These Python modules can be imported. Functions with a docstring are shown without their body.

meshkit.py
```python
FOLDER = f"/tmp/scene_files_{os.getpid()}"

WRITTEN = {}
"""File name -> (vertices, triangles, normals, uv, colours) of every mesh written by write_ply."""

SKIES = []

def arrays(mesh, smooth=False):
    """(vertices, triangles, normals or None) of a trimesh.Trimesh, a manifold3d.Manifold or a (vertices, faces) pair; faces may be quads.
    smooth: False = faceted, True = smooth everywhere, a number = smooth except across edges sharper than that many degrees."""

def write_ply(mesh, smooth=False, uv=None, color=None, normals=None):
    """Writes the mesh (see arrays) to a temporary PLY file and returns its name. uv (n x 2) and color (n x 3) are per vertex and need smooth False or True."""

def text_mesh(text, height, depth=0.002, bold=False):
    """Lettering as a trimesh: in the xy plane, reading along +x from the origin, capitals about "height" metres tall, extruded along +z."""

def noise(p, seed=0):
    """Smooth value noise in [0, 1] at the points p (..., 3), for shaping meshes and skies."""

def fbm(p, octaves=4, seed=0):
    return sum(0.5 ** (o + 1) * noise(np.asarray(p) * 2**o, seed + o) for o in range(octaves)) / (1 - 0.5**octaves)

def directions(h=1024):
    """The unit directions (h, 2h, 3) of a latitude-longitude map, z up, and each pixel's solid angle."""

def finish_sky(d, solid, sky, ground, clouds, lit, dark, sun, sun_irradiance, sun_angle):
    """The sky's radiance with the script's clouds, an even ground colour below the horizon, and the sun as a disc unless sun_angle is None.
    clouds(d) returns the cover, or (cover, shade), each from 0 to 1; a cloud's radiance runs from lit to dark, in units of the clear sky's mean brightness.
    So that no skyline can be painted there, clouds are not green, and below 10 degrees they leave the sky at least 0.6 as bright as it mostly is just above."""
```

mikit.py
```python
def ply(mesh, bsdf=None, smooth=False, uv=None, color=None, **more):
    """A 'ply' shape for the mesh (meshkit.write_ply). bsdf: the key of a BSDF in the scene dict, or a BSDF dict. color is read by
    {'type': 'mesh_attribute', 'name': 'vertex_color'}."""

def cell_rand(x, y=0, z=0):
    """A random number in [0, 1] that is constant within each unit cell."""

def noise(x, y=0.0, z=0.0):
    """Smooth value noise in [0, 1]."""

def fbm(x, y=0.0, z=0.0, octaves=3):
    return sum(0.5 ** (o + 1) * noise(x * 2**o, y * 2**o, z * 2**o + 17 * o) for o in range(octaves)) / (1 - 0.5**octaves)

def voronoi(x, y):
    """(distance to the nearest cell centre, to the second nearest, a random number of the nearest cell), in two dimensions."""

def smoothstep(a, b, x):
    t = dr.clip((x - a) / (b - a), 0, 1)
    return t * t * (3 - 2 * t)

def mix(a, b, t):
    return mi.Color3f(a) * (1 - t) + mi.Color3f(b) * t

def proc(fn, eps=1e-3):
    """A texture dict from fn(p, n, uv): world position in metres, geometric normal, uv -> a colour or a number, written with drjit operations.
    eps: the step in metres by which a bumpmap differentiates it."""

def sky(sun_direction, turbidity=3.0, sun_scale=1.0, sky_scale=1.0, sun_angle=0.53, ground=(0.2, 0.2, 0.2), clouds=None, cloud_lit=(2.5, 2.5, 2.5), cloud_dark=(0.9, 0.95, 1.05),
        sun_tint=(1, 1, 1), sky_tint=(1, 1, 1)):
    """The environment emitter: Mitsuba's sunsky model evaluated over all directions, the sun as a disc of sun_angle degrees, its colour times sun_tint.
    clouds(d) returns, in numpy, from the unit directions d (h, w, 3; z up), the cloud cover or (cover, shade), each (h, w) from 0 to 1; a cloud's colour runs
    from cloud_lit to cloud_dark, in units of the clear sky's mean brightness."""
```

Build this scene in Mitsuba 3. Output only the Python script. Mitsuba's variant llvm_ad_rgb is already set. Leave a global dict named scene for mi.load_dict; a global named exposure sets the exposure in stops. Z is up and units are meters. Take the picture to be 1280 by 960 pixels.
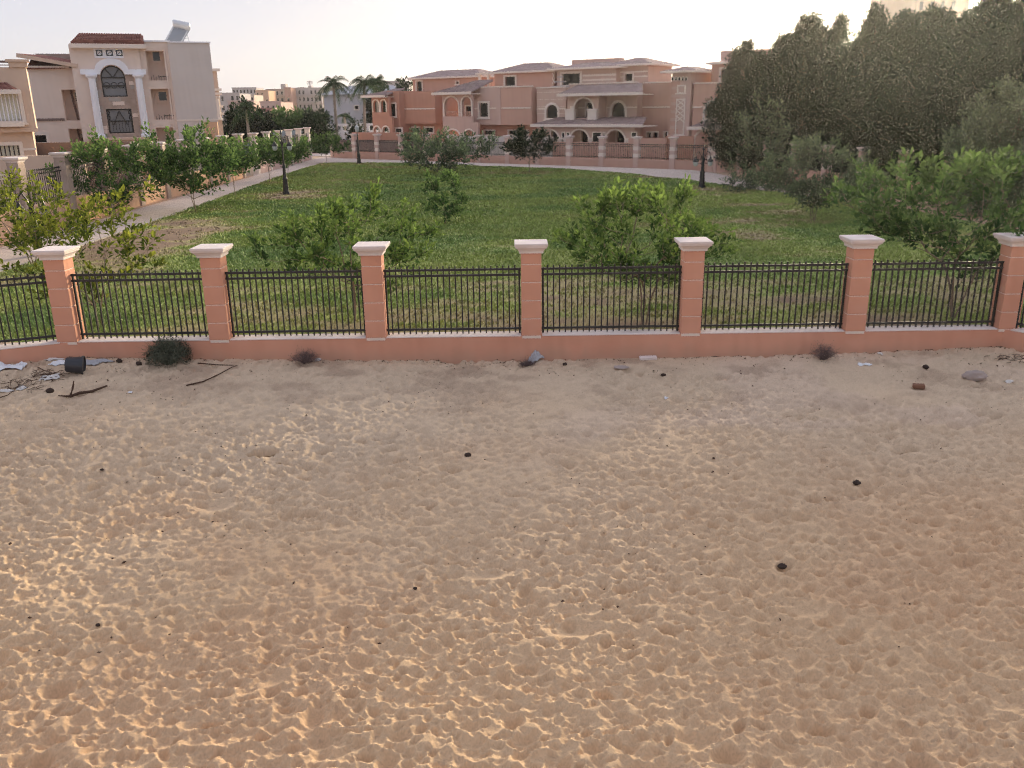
import math
import numpy as np
import trimesh
import drjit as dr
import mitsuba as mi
import mikit
import meshkit
import manifold3d as m3
from mikit import proc, noise, fbm, voronoi, cell_rand, smoothstep, mix

T = mi.ScalarTransform4f
scene, labels = {}, {}

# ------------------------------------------------------------------ camera, sky, exposure
FPX, EYE, HORIZON, ROLL = 1080.0, 4.86, 132.0, math.radians(0.8)
_p = math.atan((480 - HORIZON) / FPX)
FWD = np.array([0, math.cos(_p), -math.sin(_p)])
_r0 = np.array([1.0, 0, 0])
_u0 = np.cross(_r0, FWD)
RIGHT = _r0 * math.cos(ROLL) - _u0 * math.sin(ROLL)
UPC = _u0 * math.cos(ROLL) + _r0 * math.sin(ROLL)
scene['camera'] = {'type': 'perspective', 'fov': math.degrees(2 * math.atan(640 / FPX)), 'fov_axis': 'x',
                   'to_world': T().look_at(origin=[0, 0, EYE], target=[0, FWD[1], EYE + FWD[2]], up=UPC.tolist()),
                   'near_clip': 0.1, 'far_clip': 4000.0}
SUN_AZ, SUN_EL = math.radians(27.8), math.radians(11.2)
SUN = [math.sin(SUN_AZ) * math.cos(SUN_EL), math.cos(SUN_AZ) * math.cos(SUN_EL), math.sin(SUN_EL)]


def thin_cloud(d):
    # an even, thin milky veil of dust, a little thicker towards the horizon, with faint streaks
    z = np.clip(d[..., 2], 0, 1)
    n = meshkit.fbm(np.stack([d[..., 0] * 2.2, d[..., 1] * 2.2, z * 9], -1), 4, 3)
    aureole = np.exp(-(np.arccos(np.clip(d @ np.array(SUN), -1, 1)) / math.radians(15)) ** 2)   # the dust veil is brightest round the sun
    cover = 0.80 + 0.06 * np.exp(-z * 6) + 0.18 * (n - 0.5) + .1 * aureole
    return np.clip(cover, 0, 0.95), 1 - aureole


scene['sky'] = mikit.sky(SUN, turbidity=4.0, sun_scale=1.35, sky_scale=1.0, sun_angle=10.5, clouds=thin_cloud, cloud_lit=(11.0, 9.6, 7.6), cloud_dark=(1.20, 1.20, 1.38),
                         ground=(0.3, 0.25, 0.2), sun_tint=(.72, .97, 1.68), sky_tint=(.98, .96, 1.06))
exposure = 3.32


def ray(px, py):
    return FWD + RIGHT * (px - 640) / FPX + UPC * (480 - py) / FPX


def G(px, py, z=0.15):
    """Point of the level z where the surveyed photograph position falls."""
    d = ray(px, py)
    t = (z - EYE) / d[2]
    return np.array([d[0] * t, d[1] * t, z])


def at(px, py, Y):
    d = ray(px, py)
    t = Y / d[1]
    return np.array([d[0] * t, Y, EYE + d[2] * t])


# ------------------------------------------------------------------ helpers
def numbered(key):
    if key not in scene and key not in labels:
        return key
    i = 1
    while f'{key}_{i:03d}' in scene or f'{key}_{i:03d}' in labels:
        i += 1
    return f'{key}_{i:03d}'


_last = {}


def fresh(key):
    """numbered(), quick for long runs of one kind."""
    i = _last.get(key, -1) + 1
    _last[key] = i
    return key if i == 0 else f'{key}_{i:03d}'


def put(key, mesh, bsdf, smooth=False, color=None, to_world=None, kind=None, label=None):
    k = fresh(key)
    d = mesh if isinstance(mesh, dict) else mikit.ply(mesh, 'mat_' + bsdf, smooth=smooth, color=color)
    if to_world is not None:
        d = {**d, 'to_world': to_world}
    scene[k] = d
    if kind or label:
        labels[k] = {}
        if kind:
            labels[k]['kind'] = kind
        if label:
            labels[k]['label'] = label
    return k


def thing(name, label, cat, group=None):
    k = fresh(name)
    labels[k] = {'label': label, 'category': cat}
    if group:
        labels[k]['group'] = group
    return k


def tag(k, label, cat, group=None, kind=None):
    labels[k] = {'label': label, 'category': cat}
    if group:
        labels[k]['group'] = group
    if kind:
        labels[k]['kind'] = kind


CUBE_V = np.array([[x, y, z] for x in (-.5, .5) for y in (-.5, .5) for z in (-.5, .5)], float)
CUBE_F = np.array([[0, 1, 3], [0, 3, 2], [4, 6, 7], [4, 7, 5], [0, 4, 5], [0, 5, 1], [2, 3, 7], [2, 7, 6], [0, 2, 6], [0, 6, 4], [1, 5, 7], [1, 7, 3]])


class MB:
    def __init__(self):
        self.v, self.f, self.n = [], [], 0

    def add(self, v, f):
        v, f = np.asarray(v, float), np.asarray(f, int)
        if f.shape[1] == 4:
            f = np.vstack([f[:, [0, 1, 2]], f[:, [0, 2, 3]]])
        self.v.append(v)
        self.f.append(f + self.n)
        self.n += len(v)
        return self

    def mesh_of(self, m):
        v, f, _ = meshkit.arrays(m)
        return self.add(v, f)

    def box(self, x0, x1, y0, y1, z0, z1):
        return self.add(CUBE_V * [x1 - x0, y1 - y0, z1 - z0] + [(x0 + x1) / 2, (y0 + y1) / 2, (z0 + z1) / 2], CUBE_F)

    def bar(self, a, b, w, h=None):
        a, b = np.asarray(a, float), np.asarray(b, float)
        t = b - a
        L = np.linalg.norm(t)
        t = t / L
        x = np.cross(t, [0, 0, 1.0] if abs(t[2]) < .95 else [0, 1.0, 0])
        x /= np.linalg.norm(x)
        y = np.cross(x, t)
        return self.add(CUBE_V[:, :1] * w * x + CUBE_V[:, 1:2] * L * t + CUBE_V[:, 2:] * (h or w) * y + (a + b) / 2, CUBE_F[:, ::-1] if np.dot(np.cross(x, t), y) < 0 else CUBE_F)

    def tube(self, pts, rad, sides=6):
        p = np.asarray(pts, float)
        t = np.gradient(p, axis=0)
        t /= np.linalg.norm(t, axis=1, keepdims=True) + 1e-12
        a = np.cross(t, np.where(np.abs(t[:, 2:]) < .9, [0, 0, 1.], [1., 0, 0]))
        a /= np.linalg.norm(a, axis=1, keepdims=True) + 1e-12
        b = np.cross(t, a)
        g = np.arange(sides) * 2 * np.pi / sides
        r = np.broadcast_to(rad, (len(p),))
        v = p[:, None] + r[:, None, None] * (np.cos(g)[None, :, None] * a[:, None] + np.sin(g)[None, :, None] * b[:, None])
        i, j = np.meshgrid(np.arange(len(p) - 1), np.arange(sides), indexing='ij')
        q = np.stack([i * sides + j, i * sides + (j + 1) % sides, (i + 1) * sides + (j + 1) % sides, (i + 1) * sides + j], -1).reshape(-1, 4)
        self.add(v.reshape(-1, 3), q)
        for k, flip in ((0, 1), (len(p) - 1, 0)):
            ring = v[k]
            c = np.vstack([ring, p[k]])
            jj = np.arange(sides)
            ff = np.stack([jj, (jj + 1) % sides, jj * 0 + sides], 1)
            self.add(c, ff[:, ::-1] if flip else ff)
        return self

    def lathe(self, prof, sides=12, c=(0, 0, 0), rot=0.0, square=False):
        prof = np.asarray(prof, float)
        g = np.arange(sides) * 2 * np.pi / sides + rot
        s = 1 / math.cos(math.pi / sides) if square else 1
        v = np.stack([prof[:, :1] * np.cos(g) * s, prof[:, :1] * np.sin(g) * s, np.broadcast_to(prof[:, 1:2], (len(prof), sides))], -1).reshape(-1, 3) + c
        i, j = np.meshgrid(np.arange(len(prof) - 1), np.arange(sides), indexing='ij')
        q = np.stack([i * sides + j, i * sides + (j + 1) % sides, (i + 1) * sides + (j + 1) % sides, (i + 1) * sides + j], -1).reshape(-1, 4)
        self.add(v, q)
        for k, fl in ((0, 1), (len(prof) - 1, 0)):
            if prof[k, 0] > 1e-6:
                jj = np.arange(sides)
                cc = np.vstack([v[k * sides:(k + 1) * sides], np.array([0, 0, prof[k, 1]]) + c])
                ff = np.stack([jj, (jj + 1) % sides, jj * 0 + sides], 1)
                self.add(cc, ff[:, ::-1] if fl else ff)
        return self

    def get(self):
        return np.vstack(self.v), np.vstack(self.f)


def cbox(sx, sy, sz, b):
    """A box standing on z = 0 with chamfered edges."""
    pts = []
    for x in (-1, 1):
        for y in (-1, 1):
            for z in (0, 1):
                c = np.array([x * sx / 2, y * sy / 2, z * sz])
                d = np.array([-x * b, -y * b, b if z == 0 else -b])
                for k in range(3):
                    o = d.copy()
                    o[k] = 0
                    pts.append(c + o)
    h = trimesh.convex.convex_hull(np.array(pts))
    return np.array(h.vertices), np.array(h.faces)


class Frame:
    """s along the facade, t away from the viewer's side, z up."""

    def __init__(self, o, u, b):
        self.o, self.u, self.b = np.array([*o, 0.0]), np.array([*u, 0.0]), np.array([*b, 0.0])

    def w(self, v):
        v = np.asarray(v, float)
        return self.o + v[..., :1] * self.u + v[..., 1:2] * self.b + v[..., 2:3] * np.array([0, 0, 1.0])

    def mesh(self, m):
        v, f, _ = meshkit.arrays(m.get() if isinstance(m, MB) else m)
        v = self.w(v)
        if np.cross(self.u, self.b)[2] < 0:
            f = f[:, ::-1]
        return v, f

    def on(self, px, py, t):
        """(s, z) where a surveyed direction meets the plane t."""
        d = ray(px, py)
        e = np.array([0, 0, EYE])
        k = (t - np.dot(e - self.o, self.b)) / np.dot(d, self.b)
        q = e + d * k
        return np.dot(q - self.o, self.u), q[2]

    def rect(self, x0, y0, x1, y1, t):
        xm, ym = (x0 + x1) / 2, (y0 + y1) / 2
        return self.on(x0, ym, t)[0], self.on(x1, ym, t)[0], self.on(xm, y1, t)[1], self.on(xm, y0, t)[1]


def profile(s0, s1, z0, z1, rise=0.0):
    """Opening outline, with an arch of this rise inside z1."""
    if rise <= 0:
        return [(s0, z0), (s1, z0), (s1, z1), (s0, z1)]
    a = np.linspace(0, math.pi, 15)
    return [(s0, z0), (s1, z0)] + [((s0 + s1) / 2 + (s1 - s0) / 2 * math.cos(x), z1 - rise + rise * math.sin(x)) for x in a]


def prism(pts, t0, t1):
    """A solid with this (s, z) outline from t0 to t1."""
    return m3.CrossSection([np.array(pts, float)]).extrude(t1 - t0).rotate([90, 0, 0]).translate([0, t1, 0])


def solid(s0, s1, t0, t1, z0, z1):
    return m3.Manifold.cube([s1 - s0, t1 - t0, z1 - z0]).translate([s0, t0, z0])


def hip_roof(s0, s1, t0, t1, z0, h, over=0.5, inset=None, thick=0.16):
    """Eaves slab and a hipped top."""
    m = MB()
    m.box(s0 - over, s1 + over, t0 - over, t1 + over, z0, z0 + thick)
    i = min(inset or 99, min(s1 - s0, t1 - t0) / 2 + over - 0.1)
    a = [[s0 - over + .06, t0 - over + .06], [s1 + over - .06, t0 - over + .06], [s1 + over - .06, t1 + over - .06], [s0 - over + .06, t1 + over - .06]]
    c = [[s0 - over + i, t0 - over + i], [s1 + over - i, t0 - over + i], [s1 + over - i, t1 + over - i], [s0 - over + i, t1 + over - i]]
    v = np.array([[*p, z0 + thick - .002] for p in a] + [[*p, z0 + thick + h] for p in c])
    r = MB().add(v, [[0, 1, 5, 4], [1, 2, 6, 5], [2, 3, 7, 6], [3, 0, 4, 7], [4, 5, 6, 7]])
    return m, r


def ss(a, b, x):
    t = np.clip((x - a) / (b - a), 0, 1)
    return t * t * (3 - 2 * t)


# ------------------------------------------------------------------ materials
def rgb(*c):
    return {'type': 'rgb', 'value': list(c)}


def diffuse(name, c, rough=0.9, spec=0.2, **kw):
    scene['mat_' + name] = {'type': 'twosided', 'bsdf': {'type': 'principled', 'base_color': c if isinstance(c, dict) else rgb(*c), 'roughness': rough, 'specular': spec, **kw}}


def plaster(name, c, stain=0.18, scale=1.0):
    c = np.array(c)
    dark = c * np.array([.78, .76, .74])

    def fn(p, n, uv):
        a = fbm(p.x * .55 * scale, p.y * .55 * scale, p.z * .9 * scale, 4)
        b = noise(p.x * 5.0 + p.z * .3, p.y * 5.0, p.z * .35)            # run-off streaks
        g = noise(p.x * 37, p.y * 37, p.z * 37)
        k = dr.clip(stain * 2.2 * (a - .35) + stain * 1.2 * (b - .45) + .14 * (g - .5), 0, 1)
        return mix(c.tolist(), dark.tolist(), k * 1.6)
    diffuse(name, proc(fn), .92, .15)


def bump(name, base, fn, scale=1.0, eps=2e-3):
    scene['mat_' + name] = {'type': 'twosided', 'bsdf': {'type': 'bumpmap', 'arbitrary': proc(fn, eps), 'scale': scale, 'bsdf': base}}


def fence_paint(p, n, uv):
    a = fbm(p.x * 1.1, p.y * 1.1, p.z * 1.8, 4)
    b = noise(p.x * 9.0 + p.z * .4, p.y * 9.0, p.z * .5)
    g = noise(p.x * 60, p.y * 60, p.z * 60)
    c = mix([.62, .315, .215], [.53, .245, .16], dr.clip(.9 * (a - .3) + .45 * (b - .5) + .25 * (g - .5), 0, 1))
    pale = smoothstep(.62, .8, fbm(p.x * 2.3 + 5, p.y * 2.3, p.z * 3.0, 3))
    c = mix(c, [.62, .34, .25], pale * .3)
    splash = smoothstep(.42, .05, p.z + .30 * (fbm(p.x * 3.1, p.y * 3, 7., 3) - .45))     # sand thrown up by rain on the lowest part
    return mix(c, [.42, .27, .19], splash * .55)


diffuse('fence_plaster', proc(fence_paint), .92, .15)
plaster('salmon_plaster', (.55, .335, .265))
plaster('terracotta_plaster', (.47, .25, .185))
plaster('pink_stone', (.55, .385, .32))
plaster('pale_salmon', (.57, .40, .345))
plaster('cream_trim', (.72, .63, .56), .1)
plaster('beige_plaster', (.72, .60, .525), .12)
plaster('grey_plaster', (.60, .54, .51), .14)
plaster('warm_cream', (.60, .45, .35), .14)
plaster('white_paint', (.78, .78, .82), .08)
plaster('cap_stone', (.70, .61, .57), .3, 4)
plaster('joint_white', (.72, .60, .52), .1)
plaster('brown_wall', (.20, .145, .13), .14)
plaster('orange_wall', (.60, .385, .26), .25)
plaster('stone_cladding', (.42, .33, .28), .5, 3)
plaster('city_grey', (.42, .38, .38), .2)
plaster('city_cream', (.56, .47, .40), .2)
plaster('city_brick', (.45, .27, .21), .25)
plaster('city_pink', (.53, .38, .34), .2)
plaster('villa_grey', (.46, .46, .50), .12)
plaster('concrete', (.40, .36, .33), .3)
diffuse('iron', (.022, .02, .02), .45, .4)
diffuse('dark_opening', (.012, .011, .012), .6, .2)  # near-black sheet: the shade of the empty rooms put into its colour
scene['mat_dark_glass'] = {'type': 'twosided', 'bsdf': {'type': 'principled', 'base_color': rgb(.05, .055, .06), 'roughness': .12, 'specular': .5}}
scene['mat_grey_glass'] = {'type': 'twosided', 'bsdf': {'type': 'principled', 'base_color': rgb(.17, .175, .19), 'roughness': .2, 'specular': .5}}
diffuse('curtain_cream', (.55, .53, .44), .8)
diffuse('steel_white', (.62, .64, .66), .35, .5, metallic=.2)
diffuse('panel_blue', (.26, .28, .31), .3, .5)
diffuse('black_plastic', (.022, .024, .032), .42, .5)
diffuse('white_plastic', (.70, .71, .74), .45, .4)
diffuse('paper_litter', (.60, .57, .54), .9)
diffuse('grey_bag', (.38, .38, .40), .55, .4)
diffuse('twig', (.085, .05, .035), .9)
diffuse('dry_shrub', (.14, .10, .095), .95)
diffuse('weed_green', (.12, .13, .095), .9)
diffuse('dark_stone', (.05, .034, .028), .9)
diffuse('brick_red', (.20, .10, .065), .95)
plaster('rough_stone', (.38, .31, .28), .3, 12)
diffuse('car_blue', (.035, .05, .09), .25, .5, clearcoat=.6)
diffuse('van_grey', (.20, .26, .32), .35, .5)
diffuse('tyre', (.02, .02, .02), .9)
scene['mat_lamp_glass'] = {'type': 'twosided', 'bsdf': {'type': 'principled', 'base_color': rgb(.42, .44, .45), 'roughness': .25, 'specular': .6}}


def tile_fn(c0, c1):
    def fn(p, n, uv):
        r = cell_rand(dr.floor(p.x * 3.2), dr.floor(p.y * 3.2), dr.floor(p.z * 6))
        return mix(c0, c1, .65 * r + .35 * noise(p.x * 1.1, p.y * 1.1, p.z))
    return proc(fn)


diffuse('roof_tile', tile_fn([.22, .16, .155], [.34, .255, .245]), .9)
diffuse('red_tile', tile_fn([.13, .05, .042], [.27, .125, .10]), .85)


def sand_color(p, n, uv):
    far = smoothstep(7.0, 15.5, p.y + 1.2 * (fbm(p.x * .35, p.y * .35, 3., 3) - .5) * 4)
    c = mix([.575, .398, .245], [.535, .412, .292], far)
    red = smoothstep(.52, .75, fbm(p.x * .45 + 7, p.y * .5, 1., 3)) * (1 - far)
    c = mix(c, [.54, .335, .20], red * .35)
    crust = smoothstep(.5, .68, fbm(p.x * .42 + 31, p.y * .6 + 2, 5., 3)) * smoothstep(9.5, 12.5, p.y) * smoothstep(-1.5, 2.5, p.x)
    c = mix(c, [.56, .43, .325], crust * .6)
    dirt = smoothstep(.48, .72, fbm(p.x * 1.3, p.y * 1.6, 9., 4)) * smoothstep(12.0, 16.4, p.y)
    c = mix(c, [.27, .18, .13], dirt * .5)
    speck = smoothstep(.80, .9, noise(p.x * 26, p.y * 26, 2.)) * smoothstep(.45, .7, fbm(p.x * 1.8, p.y * 1.8, 20., 2))
    c = mix(c, [.30, .20, .145], speck * .3)
    g = noise(p.x * 95, p.y * 95, 4.)
    return c * (.90 + .2 * g)


scene['mat_sand'] = {'type': 'twosided', 'bsdf': {'type': 'bumpmap', 'arbitrary': proc(lambda p, n, uv: .010 * fbm(p.x * 30, p.y * 30, 1., 3), 4e-3), 'scale': 1.0,
                                              'bsdf': {'type': 'principled', 'base_color': proc(sand_color), 'roughness': .95, 'specular': .1}}}
diffuse('far_ground', proc(lambda p, n, uv: mix([.36, .27, .20], [.27, .22, .17], fbm(p.x * .05, p.y * .05, 0., 4))), .95)


def paving(p, n, uv):
    q = fbm(p.x * .6, p.y * .6, 2., 4)
    row = dr.floor(p.y * 5)
    u = p.x * 2.5 + .5 * (row - 2 * dr.floor(row * .5))
    fx, fy = u - dr.floor(u), p.y * 5 - row
    joint = dr.maximum(smoothstep(.42, .49, dr.abs(fx - .5)), smoothstep(.38, .48, dr.abs(fy - .5)))
    c = mix([.40, .325, .285], [.50, .42, .375], .5 * q + .5 * cell_rand(dr.floor(u), row, 0))
    return mix(c, [.25, .2, .17], joint * .5)


diffuse('paving', proc(paving), .9)
diffuse('pale_paving', proc(lambda p, n, uv: mix([.50, .43, .39], [.58, .51, .47], fbm(p.x * .8, p.y * .8, 2., 4))), .9)
diffuse('reddish_soil', proc(lambda p, n, uv: mix([.32, .20, .145], [.42, .29, .21], fbm(p.x * 1.2, p.y * 1.2, 2., 4))), .95)
diffuse('lawn_soil', {'type': 'mesh_attribute', 'name': 'vertex_color'}, .95, .1)
scene['mat_grass_blade'] = {'type': 'twosided', 'bsdf': {'type': 'principled', 'base_color': {'type': 'mesh_attribute', 'name': 'vertex_color'}, 'roughness': .7, 'specular': .25}}
scene['mat_dense_leaf'] = {'type': 'twosided', 'bsdf': {'type': 'principled', 'base_color': {'type': 'mesh_attribute', 'name': 'vertex_color'}, 'roughness': .95, 'specular': .08}}
scene['mat_leaf'] = {'type': 'principledthin', 'base_color': {'type': 'mesh_attribute', 'name': 'vertex_color'}, 'roughness': .5, 'diff_trans': .75, 'spec_trans': 0.0, 'eta': 1.4}
diffuse('bark', proc(lambda p, n, uv: mix([.16, .115, .085], [.30, .235, .185], fbm(p.x * 9, p.y * 9, p.z * 2.5, 3))), .95)
diffuse('palm_bark', proc(lambda p, n, uv: mix([.20, .17, .145], [.33, .29, .25], noise(p.x * 3, p.y * 3, p.z * 7))), .95)


# ------------------------------------------------------------------ the ground
rng = np.random.default_rng(11)
RES = 0.0105
gx, gy = np.arange(-15, 15, RES), np.arange(2.4, 17.7, RES)


def macro(x, y):
    p = np.stack([x * .35, y * .35, np.zeros_like(x)], -1)
    h = .10 * (meshkit.fbm(p, 3, 5) - .5)
    drift = np.interp(x, [-12, -9.2, -6.2, -2.8, .4, 3.6, 7.0, 9.9, 12], [.34, .27, .19, .11, .075, .075, .135, .22, .26])      # sand blown against the plinth
    k = np.exp(-(np.maximum(0, 16.5 - y) / 1.9) ** 2)
    return h * (1 - k) + drift * k - .01


XX, YY = np.meshgrid(gx, gy)
fine = np.zeros_like(XX)


def softness(x, y):
    """1 where the sand is loose and trodden, 0 on the packed crust."""
    n = meshkit.fbm(np.array([[x * .42, y * .6, 5.0]]), 3, 9)[0]
    m = meshkit.fbm(np.array([[x * .3 + 9, y * .35, 8.0]]), 3, 4)[0]
    far = ss(9.5, 14.5, y + .15 * x)
    return np.clip(1.0 - .70 * far * ss(.42, .62, n) * ss(-3, 2, x) - .10 * far - .35 * ss(.54, .68, m), .16, 1)


def stamp(x, y, a, b, ang, depth, rim, lean=0.0, lift=0.0):
    """A foot's hollow: a bowl that meets its neighbours in a sharp crest, with a low pushed-up rim."""
    r = max(a, b) * 1.45
    i0, i1 = int((x - r - gx[0]) / RES), int((x + r - gx[0]) / RES) + 1
    j0, j1 = int((y - r - gy[0]) / RES), int((y + r - gy[0]) / RES) + 1
    if i0 < 0 or j0 < 0 or i1 >= len(gx) or j1 >= len(gy):
        return
    dx, dy = XX[j0:j1, i0:i1] - x, YY[j0:j1, i0:i1] - y
    c, s = math.cos(ang), math.sin(ang)
    u, v = (dx * c + dy * s) / a, (-dx * s + dy * c) / b
    q = np.sqrt(u * u + v * v)
    patch = fine[j0:j1, i0:i1]
    bowl = depth * (q * q - 1) * (1 + lean * v) + lift
    if rim > 0:
        bowl = np.where(q < 1, bowl, lift + depth * .5 * (q * q - 1))
        patch[:] = np.minimum(patch + np.exp(-((q - 1.1) / .16) ** 2) * rim, bowl)
    else:
        patch[:] = np.minimum(patch, bowl)


for _ in range(52000):                                               # trodden all over: hollow beside hollow
    y = 3.0 + 13.6 * rng.random() ** 1.1
    x = rng.uniform(-1, 1) * (.66 * y + 2.2)
    k = softness(x, y)
    if rng.random() > .3 + .7 * k:
        continue
    size = rng.lognormal(math.log(.049), .34) * (.66 + .34 * k) * (1 + .022 * max(0, y - 6))
    stamp(x, y, size * rng.uniform(1.0, 1.5), size * rng.uniform(.62, .95), rng.normal(.2, .6), size * rng.uniform(.60, 1.15) * (.22 + .78 * k), 0, rng.uniform(-.2, .2), rng.uniform(-.004, .006) * k)
for _ in range(900):                                                 # fresher, deeper prints with a pushed-up rim
    y = 3.2 + 12.8 * rng.random() ** 1.2
    x = rng.uniform(-1, 1) * (.66 * y + 2.2)
    k = softness(x, y)
    if rng.random() > k:
        continue
    size = rng.lognormal(math.log(.075), .25)
    stamp(x, y, size * rng.uniform(1.0, 1.7), size * rng.uniform(.6, .9), rng.normal(.2, .8), size * rng.uniform(.35, .6), size * .12, rng.uniform(-.3, .3), -.012)
for _ in range(5200):                                                # small pits, most of them on the packed part
    y = 6.0 + 10.4 * rng.random() ** .7
    x = rng.uniform(-1, 1) * (.66 * y + 2.0)
    cl = meshkit.fbm(np.array([[x * 1.1, y * 1.3, 2.0]]), 3, 6)[0]
    if rng.random() > ss(.38, .62, cl):
        continue
    size = rng.uniform(.022, .05)
    stamp(x, y, size * rng.uniform(1, 1.8), size, rng.normal(.2, .8), size * rng.uniform(.35, .7), size * .1, 0, -.008)
for px, py, a, b, d in ((328, 563, .26, .12, .42), (294, 570, .24, .12, .10), (265, 628, .30, .20, .07), (722, 782, .30, .15, .07), (610, 715, .3, .1, .04), (140, 745, .2, .1, .05), (1010, 760, .25, .12, .05)):
    q = G(px, py, 0)
    stamp(q[0], q[1], a, b, .15, d, .010, 0, -.015)
fine += .010 * (meshkit.fbm(np.stack([XX * 5.5, YY * 6.5, XX * 0], -1), 3, 21) - .5)
fine *= ss(0, .5, 17.2 - YY) * .85 + .15


def sand_height(x, y):
    fi = np.clip((np.asarray(x) - gx[0]) / RES, 0, len(gx) - 2.001)
    fj = np.clip((np.asarray(y) - gy[0]) / RES, 0, len(gy) - 2.001)
    i, j = fi.astype(int), fj.astype(int)
    a, b = fi - i, fj - j
    h = fine[j, i] * (1 - a) * (1 - b) + fine[j, i + 1] * a * (1 - b) + fine[j + 1, i] * (1 - a) * b + fine[j + 1, i + 1] * a * b
    return h + macro(np.asarray(x, float), np.asarray(y, float))


NR, NC = 640, 1260
th = np.linspace(math.atan(3.4 / EYE), math.atan(17.5 / EYE), NR)
rowy = EYE * np.tan(th)
uu = np.linspace(-1, 1, NC)
SX = np.clip(uu[None, :] * (.64 * rowy[:, None] + 2.4), -14.8, 14.8)
SY = np.broadcast_to(rowy[:, None], SX.shape)
SZ = sand_height(SX, SY)
i, j = np.meshgrid(np.arange(NR - 1), np.arange(NC - 1), indexing='ij')
quads = np.stack([i * NC + j, i * NC + j + 1, (i + 1) * NC + j + 1, (i + 1) * NC + j], -1).reshape(-1, 4)
put('sand_ground', (np.stack([SX, SY, SZ], -1).reshape(-1, 3), quads), 'sand', smooth=True, kind='structure')
put('sand_plain', MB().box(-60, 60, -40, 17.0, -.6, -.16).get(), 'sand', kind='structure')


def sheet(pts, z, step=None):
    v, f = trimesh.creation.triangulate_polygon(__import__('shapely').Polygon(pts), engine='earcut')
    v = np.column_stack([v, np.full(len(v), z)])
    n = np.cross(v[f[:, 1]] - v[f[:, 0]], v[f[:, 2]] - v[f[:, 0]])[:, 2]
    f[n < 0] = f[n < 0][:, ::-1]
    return v, f


put('far_ground', sheet([(-1200, 16.9), (1200, 16.9), (1200, 1400), (-1200, 1400)], -.02), 'far_ground', kind='structure')

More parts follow.
